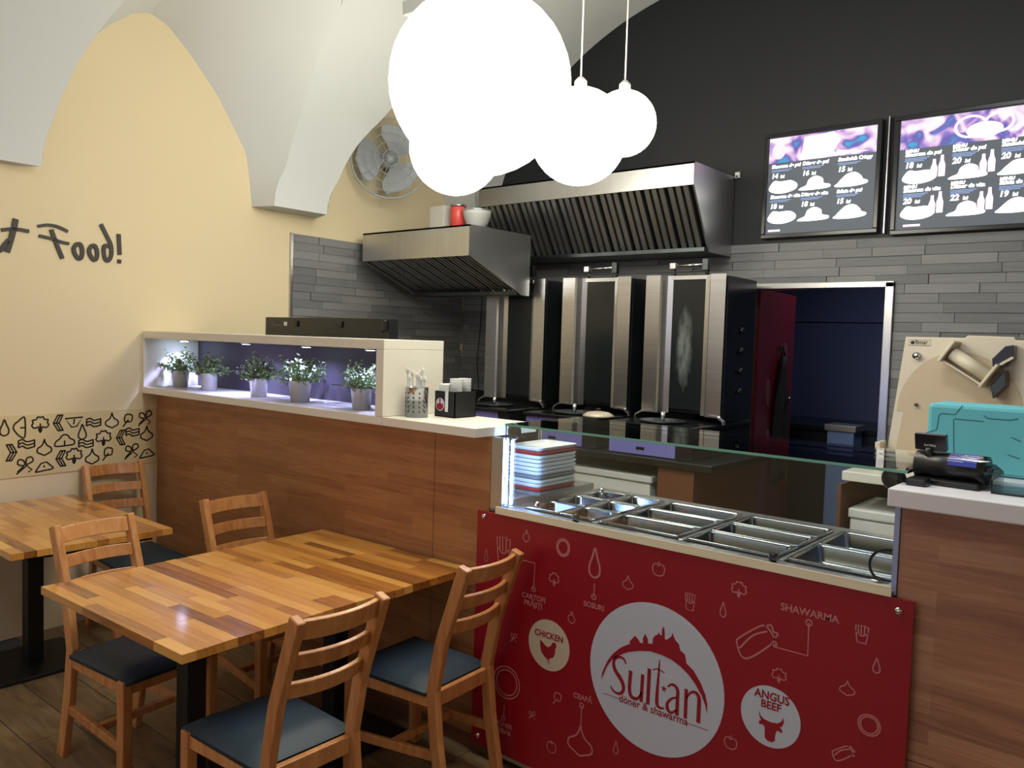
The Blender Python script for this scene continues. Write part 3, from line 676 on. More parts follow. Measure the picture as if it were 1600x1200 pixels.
_p = _n.nodes['Principled BSDF']; _p.inputs['Base Color'].default_value = lin((236, 238, 240)); _p.inputs['Roughness'].default_value = .15
_n.links.new(_t.outputs[0], _x.inputs[1]); _n.links.new(_p.outputs[0], _x.inputs[2]); _n.links.new(_x.outputs[0], _n.nodes['Material Output'].inputs[0])
ORD = ('bottom', 'second', 'third', 'fourth', 'top')
for st_, (cx, cy, wh) in enumerate(((2.352, .165, 'front'), (2.345, .228, 'rear'))):
    for i in range(5):
        b = B(); b.lathe([(.019, 0), (.0285, .105), (.031, .107), (.0275, .105), (.018, .004), (.001, .003)], (cx, cy, 1.343 + i * .0135), 18)
        o = obj('clear_cup', b, cup_m); tag(o, '%s clear cup of the %s cup stack in the black box' % (ORD[i], wh), 'cup', 'clear cups in the black box')

# ================================================================ GLASS DISPLAY WITH PANS
dc = thing('display_counter', 'steel serving display with glass front and top between the two wooden counters', 'display case', (3.5, .35, 0))
X0, X1 = 2.765, 4.232
b = B(); b.box(X0, X1, -.018, .0, .03, 1.0); b.box(X0, X1, .70, .72, .03, 1.0); b.box(X0, X0 + .02, 0, .7, .03, 1.0); b.box(X1 - .02, X1, 0, .7, .03, 1.0); b.box(X0, X1, 0, .7, .03, .06); b.box(X0, X1, 0, .7, .82, .84)
obj('cabinet', b, steel_h, dc)
obj('plinth', B().box(X0 + .02, X1 - .02, .03, .66, 0, .03), black_metal, dc)
obj('side_shelf', B().box(2.56, X0 - .001, .03, .66, .96, 1.040), steel_h, dc)
b = B(); b.box(X0, X1, -.026, .075, 1.0, 1.012); b.box(X0, X1, .62, .72, 1.0, 1.012); b.box(X0, X0 + .06, .075, .62, 1.0, 1.012)
obj('ledge', b, steel_h, dc)
obj('front_strip', B().box(X0 + .005, X1, -.032, -.027, 1.0, 1.028), mat('cream_led_strip_cover', (236, 226, 196), .3), dc)
for k in range(4):
    xa = 2.815 + k * .354
    if k: obj('divider_bar', B().box(xa - .012, xa + .008, .075, .62, 1.0, 1.016), steel_h, dc, .003)
obj('end_post', B().box(X0 - .004, X0 + .012, -.004, .03, 1.0, 1.296), alu, dc)
obj('end_post', B().box(X1 - .008, X1 + .006, -.006, .03, 1.0, 1.262), edge_blue_cast, dc)
obj('side_glass', B().box(2.562, 2.568, .03, .52, 1.0405, 1.294), display_glass, dc)
obj('front_glass', B().box(X0 + .021, X1 - .01, -.003, .003, 1.03, 1.345), display_glass, dc)
obj('top_glass', B().box(2.782, 4.25, .0, .5, 1.3455, 1.3535), display_glass, dc)
obj('top_glass_edge', B().box(2.782, 4.25, -.0035, -.0005, 1.3455, 1.3535), glass_edge, dc)
for xx, nm in ((2.80, 'glass_hinge'), (4.205, 'glass_hinge')):
    obj(nm, B().lathe([(.0, -.006), (.03, -.006), (.034, 0), (.03, .006), (.0, .006)], (xx, .035, 1.322), 20, axis=(0, 1, 0)), black_plastic, dc)
for xx in (3.10, 3.862):
    c = obj('glass_clip', B().lathe([(.012, -.012), (.016, 0), (.012, .012)], (xx, .045, 1.026), 14, axis=(1, .2, 0)), black_plastic, dc)
for xx, yy in ((2.86, .12), (2.86, .58)):
    obj('lid_clip', B().lathe([(.010, 0), (.014, .012), (.006, .03)], (xx, yy, 1.012), 12), chrome, dc)
obj('cable_loop', B().tube([(4.2 + .055 * math.cos(a) * -1, .06, 1.06 + .05 * math.sin(a)) for a in [-1.6 + i * .25 for i in range(14)]], .004, 6), black_plastic, dc)
obj('led_tube', B().tube([(2.792, .035, 1.03), (2.792, .035, 1.285)], .005, 8), emitter('cold_led', (150, 190, 255), 150), dc)

def pan(w, l, d=.055):
    r = .022
    def loop(hw, hl, rr, z):
        o = []
        for cx, cy, a0 in ((hw - rr, hl - rr, 0), (-hw + rr, hl - rr, PI / 2), (-hw + rr, -hl + rr, PI), (hw - rr, -hl + rr, 1.5 * PI)):
            for k in range(5): a = a0 + k * PI / 8; o.append((cx + rr * math.cos(a), cy + rr * math.sin(a), z))
        return o
    hw, hl = w / 2, l / 2; bb = B()
    L = [loop(hw, hl, .012, 0.0), loop(hw, hl, .012, .006), loop(hw - .004, hl - .004, .012, .0075), loop(hw - .012, hl - .012, r, .006), loop(hw - .014, hl - .014, r, .0), loop(hw - .02, hl - .02, r, -d + .012), loop(hw - .028, hl - .028, r, -d + .002), loop(hw - .04, hl - .04, .018, -d)]
    n = len(L[0]); bb.add([p for q in L for p in q], [(i * n + k, i * n + (k + 1) % n, (i + 1) * n + (k + 1) % n, (i + 1) * n + k) for i in range(len(L) - 1) for k in range(n)], True)
    o = len(bb.v) - n; bb.f.append(tuple(o + k for k in range(n))); bb.sm.append(False)
    return bb
GP = 'empty steel food pans in the display'
def put_pans(w, l, spots, labs):
    first = None
    for (x, y), lb in zip(spots, labs):
        if first is None: first = obj('food_pan', pan(w, l), steel_pan); o = first
        else: o = first.copy(); C.objects.link(o)
        o.location = (x, y, 1.016); tag(o, lb, 'food pan', GP)
xa = 2.815
rowsn = ('front', 'middle', 'back')
put_pans(.165, .176, [(xa + .093 + .168 * i, .082 + .09 + .18 * j, 0)[:2] for j in range(3) for i in range(2)], ['small square steel pan near the tray stack, %s row, %s one' % (rowsn[j], ('left', 'right')[i]) for j in range(3) for i in range(2)])
for g, gn in ((1, 'second'), (2, 'third')):
    put_pans(.328, .176, [(xa + .354 * g + .175, .172 + .18 * j) for j in range(3)], ['long empty steel pan, %s row of the %s pan group from the tray stack' % (rowsn[j], gn) for j in range(3)])
put_pans(.328, .266, [(xa + .354 * 3 + .175, .217 + .27 * j) for j in range(2)], ['wide empty steel pan at the right end of the display, %s one' % ('front', 'back')[j] for j in range(2)])

# stack of trays
cols = ['w', 'r', 'w', 'w', 'w', 'w', 'w', 'g', 'w', 'w', 'r', 'g']
zt = 1.0405
obj_t = {}
names = {'w': 'white', 'r': 'red', 'g': 'grey'}
N = len(cols); cntw = 0
for i in range(N):
    c = cols[N - 1 - i]; th = .0165
    cx, cy = 2.715 + random.uniform(-.002, .002), .335 + random.uniform(-.002, .002)
    if c not in obj_t:
        bb = B(); n = []
        def lp(hw, hl, rr, z):
            o = []
            for ax, ay, a0 in ((hw - rr, hl - rr, 0), (-hw + rr, hl - rr, PI / 2), (-hw + rr, -hl + rr, PI), (hw - rr, -hl + rr, 1.5 * PI)):
                for k in range(4): a = a0 + k * PI / 6; o.append((ax + rr * math.cos(a), ay + rr * math.sin(a), z))
            return o
        L = [lp(.082, .125, .02, 0), lp(.092, .135, .024, .0155), lp(.089, .132, .022, .016), lp(.081, .124, .02, .003)]
        m_ = len(L[0]); bb.add([p for q in L for p in q], [(a * m_ + k, a * m_ + (k + 1) % m_, (a + 1) * m_ + (k + 1) % m_, (a + 1) * m_ + k) for a in range(3) for k in range(m_)] + [tuple(reversed(range(m_))), tuple(range(3 * m_, 4 * m_))])
        o = obj('serving_tray', bb, {'w': tray_white, 'r': tray_red, 'g': tray_grey}[c]); obj_t[c] = o
    else:
        o = obj_t[c].copy(); C.objects.link(o)
    o.location = (cx, cy, zt + i * .0168)
    fromtop = N - 1 - i
    lab = {0: 'top white tray of the stack in the glass display', 1: 'red tray second from the top of the tray stack', 10: 'red tray second from the bottom of the tray stack', 11: 'grey tray at the bottom of the tray stack', 7: 'grey tray in the middle of the white trays of the stack'}.get(fromtop)
    tag(o, lab or 'white serving tray, %s from the top of the tray stack' % ('', '', 'third', 'fourth', 'fifth', 'sixth', 'seventh', '', 'ninth', 'tenth')[fromtop], 'tray', 'serving trays stacked in the display')

# ================================================================ RED PROMO PANEL
pp = thing('promo_panel', 'red printed board with a big round logo on the display counter front', 'sign', (3.48, -.024, .05))
obj('board', B().box(2.674, 4.292, -.028, -.0195, .052, .998), red_board, pp)
def rm(a, z, d): return (a, -.028 - d, z)
for x, z in ((2.709, .979), (4.253, .965), (2.709, .085), (4.255, .085)):
    obj('screw', B().lathe([(.011, 0), (.011, .004), (.008, .007), (.0, .008)], (x, -.028, z), 14, axis=(0, -1, 0)), chrome, pp)
def disc(x, z, r, m):
    b = B(); plate(b, ell(x, z, r, r, 64)[:-1], rm, .0008, .0006); return obj('logo_disc', b, m, pp)
d1 = disc(3.4963, .5491, .2581, print_light); d2 = disc(3.9053, .5506, .0945, print_light); d3 = disc(3.0502, .5464, .0957, print_beige)
SKY = [(3.288, 0.484), (3.291, 0.511), (3.299, 0.533), (3.312, 0.562), (3.331, 0.59), (3.356, 0.616), (3.378, 0.632), (3.399, 0.645), (3.399, 0.655), (3.405, 0.662), (3.419, 0.679), (3.432, 0.669), (3.441, 0.659), (3.45, 0.661), (3.451, 0.671), (3.449, 0.674), (3.452, 0.683), (3.458, 0.696), (3.465, 0.687), (3.47, 0.678), (3.47, 0.666), (3.487, 0.668), (3.489, 0.688), (3.496, 0.699), (3.507, 0.707), (3.509, 0.716), (3.513, 0.709), (3.521, 0.705), (3.522, 0.728), (3.526, 0.739), (3.531, 0.73), (3.534, 0.696), (3.543, 0.698), (3.558, 0.713), (3.562, 0.727), (3.566, 0.715), (3.574, 0.703), (3.587, 0.693), (3.592, 0.675), (3.609, 0.666), (3.614, 0.653), (3.616, 0.638), (3.644, 0.62), (3.67, 0.588), (3.689, 0.553), (3.697, 0.523), (3.697, 0.49), (3.691, 0.516), (3.675, 0.548), (3.651, 0.578), (3.625, 0.603), (3.593, 0.622), (3.562, 0.634), (3.525, 0.64), (3.482, 0.641), (3.439, 0.631), (3.395, 0.615), (3.357, 0.592), (3.329, 0.569), (3.31, 0.539), (3.297, 0.507)]
b = B(); plate(b, SKY, rm, .0013, .0004); obj('skyline_print', b, print_red, d1)
b = B()
def st(pts, w, smooth=True): ribbon(b, spline(pts, False, 6) if smooth else pts, w, rm, .0013)
def taper(pts, w0, w1, w2):
    q = spline(pts, False, 6); n = len(q)
    ribbon(b, q, [w0 + (w1 - w0) * (2 * i / n) if i < n / 2 else w1 + (w2 - w1) * (2 * i / n - 1) for i in range(n)], rm, .0013)
taper([(3.387, 0.572), (3.377, 0.586), (3.36, 0.588), (3.343, 0.578), (3.337, 0.559), (3.345, 0.536), (3.366, 0.514), (3.379, 0.494), (3.38, 0.474), (3.370, 0.461), (3.357, 0.457), (3.34, 0.461), (3.329, 0.473)], .006, .016, .005)
taper([(3.407, 0.549), (3.405, 0.49), (3.412, 0.465), (3.43, 0.460), (3.444, 0.470), (3.452, 0.489)], .014, .013, .005)
st([(3.455, 0.55), (3.453, 0.459)], .013, False); st([(3.4800, 0.577), (3.479, 0.459)], .014, False)
taper([(3.518, 0.622), (3.516, 0.575), (3.513, 0.480), (3.522, 0.460), (3.541, 0.461)], .003, .014, .005); st([(3.494, 0.580), (3.511, 0.588), (3.537, 0.583)], .004)
taper([(3.553, 0.539), (3.562, 0.549), (3.577, 0.551), (3.589, 0.538), (3.590, 0.51), (3.59, 0.456)], .005, .012, .014); taper([(3.588, 0.513), (3.568, 0.503), (3.553, 0.482), (3.556, 0.461), (3.57, 0.456), (3.588, 0.472)], .005, .013, .005)
st([(3.6205, 0.549), (3.621, 0.456)], .013, False); taper([(3.622, 0.522), (3.637, 0.545), (3.655, 0.550), (3.667, 0.535), (3.668, 0.5), (3.668, 0.457)], .005, .013, .015)
plate(b, [(3.538 + (.0125 if k % 2 == 0 else .005) * math.sin(k * PI / 5), .528 + (.0125 if k % 2 == 0 else .005) * math.cos(k * PI / 5)) for k in range(10)], rm, .0013, .0003)
obj('name_print', b, print_red, d1)
b = B(); ribbon(b, [(3.298, .440), (3.368, .440)], .0022, rm, .0013); ribbon(b, [(3.628, .440), (3.703, .440)], .0022, rm, .0013); obj('rule_print', b, print_red, d1)
text_mesh('d\u00f6ner & shawarma', .0375, rm, 3.4975, .431, print_red, 'subtitle_print', d1, 'CENTER', .0006, .0013, .93)
text_mesh('ANGUS', .0355, rm, 3.908, .603, print_red, 'caption_print', d2, 'CENTER', .001, .0013, .93)
text_mesh('BEEF', .0335, rm, 3.9065, .575, print_red, 'caption_print', d2, 'CENTER', .001, .0013, .95)
bull = [(-.037, .037), (-.033, .022), (-.02, .014), (0, .011), (.022, .014), (.034, .024), (.038, .038), (.042, .022), (.036, .008), (.03, .005), (.038, -.004), (.037, -.012), (.026, -.008), (.02, -.01), (.016, -.03), (.017, -.042), (.008, -.05), (-.006, -.05), (-.016, -.042), (-.016, -.03), (-.018, -.008), (-.026, -.004), (-.036, -.006), (-.036, .004), (-.03, .008), (-.036, .02)]
b = B(); plate(b, [(3.9075 + x, .524 + z) for x, z in bull], rm, .0013, .0004); obj('bull_print', b, print_red, d2)
text_mesh('CHICKEN', .0325, rm, 3.049, .572, print_red, 'caption_print', d3, 'CENTER', .001, .0013, .95)
hen = [(-.038, .036), (-.036, .012), (-.03, -.008), (-.016, -.022), (-.004, -.028), (-.006, -.046), (-.004, -.03), (.002, -.03), (.004, -.046), (.012, -.046), (.006, -.042), (.008, -.026), (.026, -.016), (.034, .0), (.034, .02), (.04, .028), (.034, .042), (.022, .04), (.014, .026), (.0, .016), (-.016, .022), (-.026, .03)]
b = B(); plate(b, [(3.047 + x, .522 + z) for x, z in hen], rm, .0013, .0004); obj('hen_print', b, print_red, d3)
PI_ = [('fries', 2.815, .862, .088, .11, .005), ('drop', 3.242, .897, .074, .106, .0075), ('radish', 2.926, .937, .04, .05, .0035), ('ring', 3.101, .926, .058, .064, .005), ('drop', 2.727, .825, .028, .05, .003), ('brocc', 3.065, .80, .045, .05, .0035), ('garlic', 3.382, .857, .044, .05, .0035), ('tomato', 3.499, .928, .05, .05, .004), ('fries', 3.62, .845, .045, .058, .0035), ('radish', 3.149, .675, .04, .045, .0035), ('ring', 2.852, .345, .13, .125, .005), ('garlic', 3.207, .235, .112, .112, .006), ('leaf', 3.099, .358, .045, .05, .0035), ('carrot', 2.983, .256, .035, .035, .003), ('tomato', 3.079, .167, .045, .05, .0035), ('drop', 3.359, .262, .03, .045, .003), ('brocc', 3.786, .921, .05, .052, .004), ('drop', 3.736, .846, .03, .048, .0038), ('wrap', 3.850, .770, .125, .125, .0055), ('fries', 4.16, .876, .046, .052, .0038), ('drop', 4.204, .796, .03, .042, .0038), ('garlic', 4.128, .709, .044, .044, .0035), ('brocc', 3.927, .686, .045, .045, .0035), ('ring', 4.193, .62, .06, .06, .004), ('wrap', 4.126, .513, .06, .055, .004), ('tomato', 3.782, .427, .045, .045, .0035), ('radish', 2.80, .64, .03, .04, .003), ('carrot', 2.88, .53, .035, .04, .003), ('tomato', 3.64, .19, .04, .045, .0035), ('leaf', 3.95, .30, .045, .05, .0035), ('drop', 4.12, .22, .03, .045, .0035), ('garlic', 3.78, .17, .044, .05, .0035)]
for n, x, z, w, h, lw in PI_:
    b = B(); icon(b, n, x, z, w, h, lw, rm, .0008); obj('icon_print', b, print_pale, pp)
def lead(pts, dot):
    b = B(); ribbon(b, pts + [(dot[0], dot[1])], .004, rm, .0008); ribbon(b, ell(dot[0], dot[1], .009, .009, 16), .004, rm, .0009); obj('leader_print', b, print_pale, pp)
lead([(2.885, .842), (2.973, .842), (2.970, .752)], (2.970, .742)); lead([(3.244, .822), (3.244, .785)], (3.2435, .774)); lead([(3.208, .292), (3.208, .356)], (3.208, .366)); lead([(2.844, .25), (2.842, .21)], (2.8415, .199)); lead([(3.905, .771), (4.010, .771), (4.009, .860)], (4.009, .871))
for tx, x, z, s in (('SHAWARMA', 4.008, .890, .031), ('SOSURI', 3.2445, .733, .027), ('CARTOFI', 2.971, .701, .028), ('PR\u0102JI\u021aI', 2.970, .674, .028), ('CEAP\u0102', 3.211, .386, .027), ('D\u00d6NER', 2.842, .165, .026), ('KEBAB', 2.842, .138, .026)):
    text_mesh(tx, s, rm, x, z, print_pale, 'caption_print', pp, 'CENTER', .0007, .0008)

# ================================================================ RIGHT COUNTER
rc = thing('till_counter', 'wooden till counter with a white top at the right edge of the photo', 'counter', (4.8, .2, 0))
obj('front_panel', B().box(4.24, 5.6, 0, .022, .545, 1.264), lam_wood2, rc)
obj('front_panel', B().box(4.24, 5.6, 0, .022, .05, .542), lam_wood2, rc)
obj('carcass', B().box(4.255, 5.59, .0225, .60, 0, 1.264), lam_wood2, rc)
obj('end_panel', B().box(4.24, 4.2545, .024, .60, .0, 1.264), edge_blue_cast, rc)
obj('top_slab', B().box(4.226, 5.62, -.1, .64, 1.2645, 1.3145), mat('white_lilac_laminate', (226, 224, 226), .35), rc, .004)
# cash register
ZR = 1.315
cr = thing('cash_register', 'black cash register with blue label on the white till counter', 'cash register', (4.34, .17, ZR))
def rot2(x, y, c, a): dx, dy = x - c[0], y - c[1]; return (c[0] + dx * math.cos(a) - dy * math.sin(a), c[1] + dx * math.sin(a) + dy * math.cos(a))
RC = (4.345, .17); RA = -.10
def rb(b0): b0.v = [rot2(v[0], v[1], RC, RA) + (v[2],) for v in b0.v]; return b0
b = B(); prof = [(.045, 0), (.045, .016), (.075, .02), (.125, .03), (.14, .066), (.2, .06), (.28, .034), (.28, 0)]
b.prism([(4.262, p[0], ZR + p[1]) for p in prof], (.168, 0, 0)); obj('body', rb(b), black_plastic, cr, .004)
b = B(); b.tube([(4.255, .10, ZR + .050), (4.437, .10, ZR + .050)], .040, 24); obj('roll_cover', rb(b), black_plastic, cr)
b = B(); seg = [(4.345, .10 - .0408 * math.sin(a), ZR + .050 + .0408 * math.cos(a)) for a in [.05 + i * .16 for i in range(9)]]
b.grid([[p, (p[0] + .072, p[1], p[2])] for p in seg]); lab = obj('blue_label', rb(b), mat('blue_label', (28, 44, 150), .35), cr)
def lm(u, a, d): r = .0412 + d; p = rot2(4.345 + u, .10 - r * math.sin(a), RC, RA); return (p[0], p[1], ZR + .050 + r * math.cos(a))
b = B()
for i in range(5): ribbon(b, [(.005, .26 + i * .19), (.03 + .006 * (i % 2), .26 + i * .19)], .03, lm, 0)
ribbon(b, [(.045, .76), (.056, .86), (.068, .74)], .07, lm, 0); ribbon(b, [(.05, .56), (.058, .64), (.064, .56)], .05, lm, 0); ribbon(b, [(.056, .38), (.062, .38)], .08, lm, 0)
obj('label_print', b, white_plastic, lab)
b = B(); b.tube([(4.29, .08, ZR + .07), (4.29, .08, ZR + .10)], .012); obj('display_neck', rb(b), black_plastic, cr)
b = B(); b.prism([(4.252, .078, ZR + .092), (4.334, .078, ZR + .092), (4.334, .066, ZR + .138), (4.252, .066, ZR + .138)], (0, .022, .003)); dsp = obj('customer_display', rb(b), mat('display_black', (18, 14, 24), .2), cr, .002)
def dm(a, z, d): p = rot2(a, .078 - (z - (ZR + .092)) * .26 - .0006 - d, RC, RA); return (p[0], p[1], z)
text_mesh('DATECS', .0085, dm, 4.293, ZR + .104, white_plastic, 'display_print', dsp, 'CENTER', .0002)
b = B(); b.box(4.425, 4.455, .075, .135, ZR + .05, ZR + .062); obj('paper_lever', rb(b), black_plastic, cr, .003)
obj('power_cable', B().tube([(4.27, .09, ZR + .012), (4.25, .02, ZR + .006), (4.242, .06, ZR + .008), (4.238, .16, ZR + .01), (4.236, .28, ZR + .008)], .004, 6), black_plastic, cr)
b = B(); b.box(4.245, 4.30, -.01, .045, ZR, ZR + .02); obj('foot_pad', b, black_plastic, cr, .006)
# insulated box
tb = thing('insulated_box', 'turquoise moulded foam box standing behind the cash register', 'box', (4.5, .45, ZR))
obj('body', B().box(4.203, 4.80, .385, .56, ZR, 1.525), turq, tb, .012)
gm = lambda a, z, d: (a, .385 - d, z)
for pts in ([(4.204, 1.430), (4.232, 1.442), (4.236, 1.487), (4.242, 1.494), (4.282, 1.494), (4.300, 1.523)], [(4.285, 1.36), (4.278, 1.478), (4.283, 1.4805), (4.36, 1.479)], [(4.36, 1.497), (4.372, 1.489), (4.43, 1.489), (4.45, 1.495)], [(4.435, 1.438), (4.46, 1.428)], [(4.43, 1.385), (4.46, 1.376)]):
    b = B(); ribbon(b, pts, .0026, gm, .0006, .0005); obj('groove', b, turq_dark, tb)
# acrylic tray
at = thing('acrylic_tray', 'clear acrylic tray on the till counter right of the cash register', 'tray', (4.6, .1, ZR))
b = B(); x0, x1, y0, y1 = 4.448, 4.70, .03, .2
b.box(x0, x1, y0, y1, ZR, ZR + .004); b.box(x0, x1, y0, y0 + .003, ZR, ZR + .035); b.box(x0, x1, y1 - .003, y1, ZR, ZR + .035); b.box(x0, x0 + .003, y0, y1, ZR, ZR + .035); b.box(x1 - .003, x1, y0, y1, ZR, ZR + .035)
obj('shell', b, clear_plastic, at)

# ================================================================ KITCHEN LINE
kc = thing('grill_counter', 'dark open counter under the three vertical grills', 'counter', (1.6, 2.3, 0))
obj('counter_top', B().box(.45, 2.76, 1.86, 2.84, .955, .995), steel_dark, kc, .003)
obj('end_board', B().box(2.60, 2.64, 1.88, 2.82, 0, .954), brown_board, kc)
obj('end_face', B().box(2.4, 2.60, 1.885, 1.905, 0, .954), brown_board, kc)
obj('end_board', B().box(.5, .54, 1.88, 2.82, 0, .954), brown_board, kc)
obj('back_board', B().box(.54, 2.6, 2.78, 2.80, .05, .954), black_plastic, kc)
obj('shelf', B().box(.54, 2.4, 1.9, 2.78, .50, .53), black_plastic, kc)
for i, x in enumerate((1.42, 2.04)):
    sbx = thing('storage_box', ('white lidded plastic box under the grills, half hidden by the tray stack', 'white lidded plastic box under the grills, beside the brown end board')[i], 'box', (x, 2.15, .531), 'white lidded boxes in the kitchen')
    obj('body', B().box(x - .29, x + .29, 1.92, 2.4, .531, .83), white_plastic, sbx, .008)
    obj('lid', B().box(x - .305, x + .305, 1.91, 2.415, .832, .875), white_plastic, sbx, .008)
G_LAB = ['vertical kebab grill with steel wings, leftmost of the three, under the small hood end', 'vertical kebab grill with steel wings, middle one of the three', 'vertical kebab grill with grease-smeared burner glass, next to the doorway']
burner = mat('burner_glass', (26, 31, 33), .18, var=((3, 3, 3), (20, 26, 28), .5))
smear = mat('grease_smeared_glass', (26, 31, 33), .22)
_n = smear.node_tree; _tc = _n.nodes.new('ShaderNodeTexCoord'); _m1 = _n.nodes.new('ShaderNodeMapping'); _m1.inputs['Location'].default_value = (.28, -.05, -1.72); _m1.inputs['Scale'].default_value = (12, 1, 2.6)
_g = _n.nodes.new('ShaderNodeTexGradient'); _g.gradient_type = 'SPHERICAL'; _m2 = _n.nodes.new('ShaderNodeMapping'); _m2.inputs['Scale'].default_value = (45, 10, 13); _nz = _n.nodes.new('ShaderNodeTexNoise'); _nz.inputs['Scale'].default_value = 1; _nz.inputs['Detail'].default_value = 6
_mu = _n.nodes.new('ShaderNodeMath'); _mu.operation = 'MULTIPLY'; _rp = _n.nodes.new('ShaderNodeValToRGB'); _rp.color_ramp.elements[0].position = .12; _rp.color_ramp.elements[0].color = lin((26, 31, 33)); _rp.color_ramp.elements[1].position = .5; _rp.color_ramp.elements[1].color = lin((112, 118, 115))
_n.links.new(_tc.outputs['Object'], _m1.inputs[0]); _n.links.new(_m1.outputs[0], _g.inputs[0]); _n.links.new(_tc.outputs['Object'], _m2.inputs[0]); _n.links.new(_m2.outputs[0], _nz.inputs[0]); _n.links.new(_g.outputs[1], _mu.inputs[0]); _n.links.new(_nz.outputs[0], _mu.inputs[1]); _n.links.new(_mu.outputs[0], _rp.inputs[0]); _n.links.new(_rp.outputs[0], _n.nodes['Principled BSDF'].inputs['Base Color'])
def grill(x, lbl, face):
    t = thing('kebab_grill', lbl, 'grill', (x, 2.3, .996), 'vertical kebab grills')
    zb, zt = 1.245, 2.128; yf = 2.28
    # base with drawer front coloured as a violet reflection in steel and black drip tray
    obj('base', B().box(x - .30, x + .275, 1.93, 2.74, .997, 1.172), black_enamel, t, .004)
    d = obj('drawer_front', B().box(x - .295, x + .17, 1.922, 1.9295, 1.002, 1.172), violet_sheen, t)
    obj('drawer_slot', B().box(x - .10, x - .04, 1.9205, 1.9219, 1.03, 1.048), black_plastic, d)
    obj('drip_tray', B().box(x - .31, x + .285, 1.90, 2.75, 1.173, 1.195), black_enamel, t, .006)
    obj('pan_disc', B().lathe([(.0, 0), (.135, 0), (.15, .012), (.143, .014), (.13, .005), (.0, .004)], (x - .02, 2.1, 1.1955), 28), steel_dark, t)
    obj('spit_pin', B().tube([(x - .02, 2.1, 1.200), (x - .02, 2.1, 1.262)], .014, 12), chrome, t)
    # body
    b = B(); b.prism([(x - .20, 2.36, zb), (x + .20, 2.36, zb), (x + .27, 2.42, zb), (x + .25, 2.76, zb), (x - .25, 2.76, zb), (x - .27, 2.42, zb)], (0, 0, zt - zb - .005))
    obj('body', b, black_enamel, t, .003)
    obj('burner_panel', B().box(x - .125, x + .115, 2.345, 2.359, zb + .02, zt - .03), face, t)
    obj('top_bar', B().box(x - .13, x + .12, 2.335, 2.3445, zt - .025, zt), steel, t)
    obj('side_panel', B().prism([(x + .278, 2.30, zb - .04), (x + .287, 2.30, zb - .04), (x + .268, 2.76, zb - .04), (x + .259, 2.76, zb - .04)], (0, 0, zt - zb + .03)), black_enamel, t)
    for k in range(4):
        zz = zb + .15 + .13 * k
        obj('knob', B().lathe([(.0, 0), (.021, 0), (.019, .02), (.0, .021)], (x + .279, 2.52, zz), 14, axis=(1, .04, 0)), black_plastic, t)
    for s in (-1, 1):   # folded steel wings
        b = B()
        if s < 0: pts = [(x - .285, yf), (x - .180, yf), (x - .17, yf + .012), (x - .155, yf + .055), (x - .118, yf + .062)]
        else: pts = [(x + .112, yf + .062), (x + .150, yf + .055), (x + .165, yf + .012), (x + .175, yf), (x + .278, yf)]
        q = pts + [(p[0], p[1] + .006) for p in reversed(pts)]
        b.prism([(p[0], p[1], zb - .01) for p in q], (0, 0, zt - zb + .012)); w = obj('wing', b, steel, t)
        fx = x - .285 if s < 0 else x + .278
        obj('wing_foot', B().bar([(fx - s * .08, yf - .004, zb + .0), (fx - s * .01, yf - .006, zb - .005), (fx + s * .03, yf - .01, zb - .03), (fx + s * .035, yf - .01, 1.196)], .03, .01, (0, 1, 0)), steel, w)
    # spit motor arm on top
    obj('spit_arm', B().tube([(x - .12, 2.35, zt + .065), (x + .11, 2.35, zt + .07)], .008, 8), chrome, t)
    obj('arm_clamp', B().box(x - .145, x - .105, 2.33, 2.37, zt + .045, zt + .085), steel, t, .003)
    obj('arm_clamp', B().box(x + .085, x + .125, 2.33, 2.37, zt + .03, zt + .105), steel_dark, t, .004)
    obj('arm_post', B().tube([(x + .105, 2.37, zt - .006), (x + .105, 2.37, zt + .06)], .012, 8), steel_dark, t)
    obj('arm_post', B().tube([(x - .125, 2.37, zt - .006), (x - .125, 2.37, zt + .06)], .008, 8), steel_dark, t)
    return t
g1 = grill(.915, G_LAB[0], burner); g2 = grill(1.638, G_LAB[1], burner); g3 = grill(2.318, G_LAB[2], smear)
pl_ = thing('round_lid', 'beige round lid leaning on the drip tray of the middle grill', 'lid', (1.84, 2.03, 1.1965))
obj('disc', B().lathe([(.0, 0.002), (.10, .0), (.105, .01), (.07, .03), (.0, .04)], (1.86, 2.03, 1.196), 24), enamel_beige, pl_)
obj('grip', B().lathe([(.012, 0), (.018, .015), (.0, .02)], (1.86, 2.03, 1.234), 12), black_plastic, pl_)

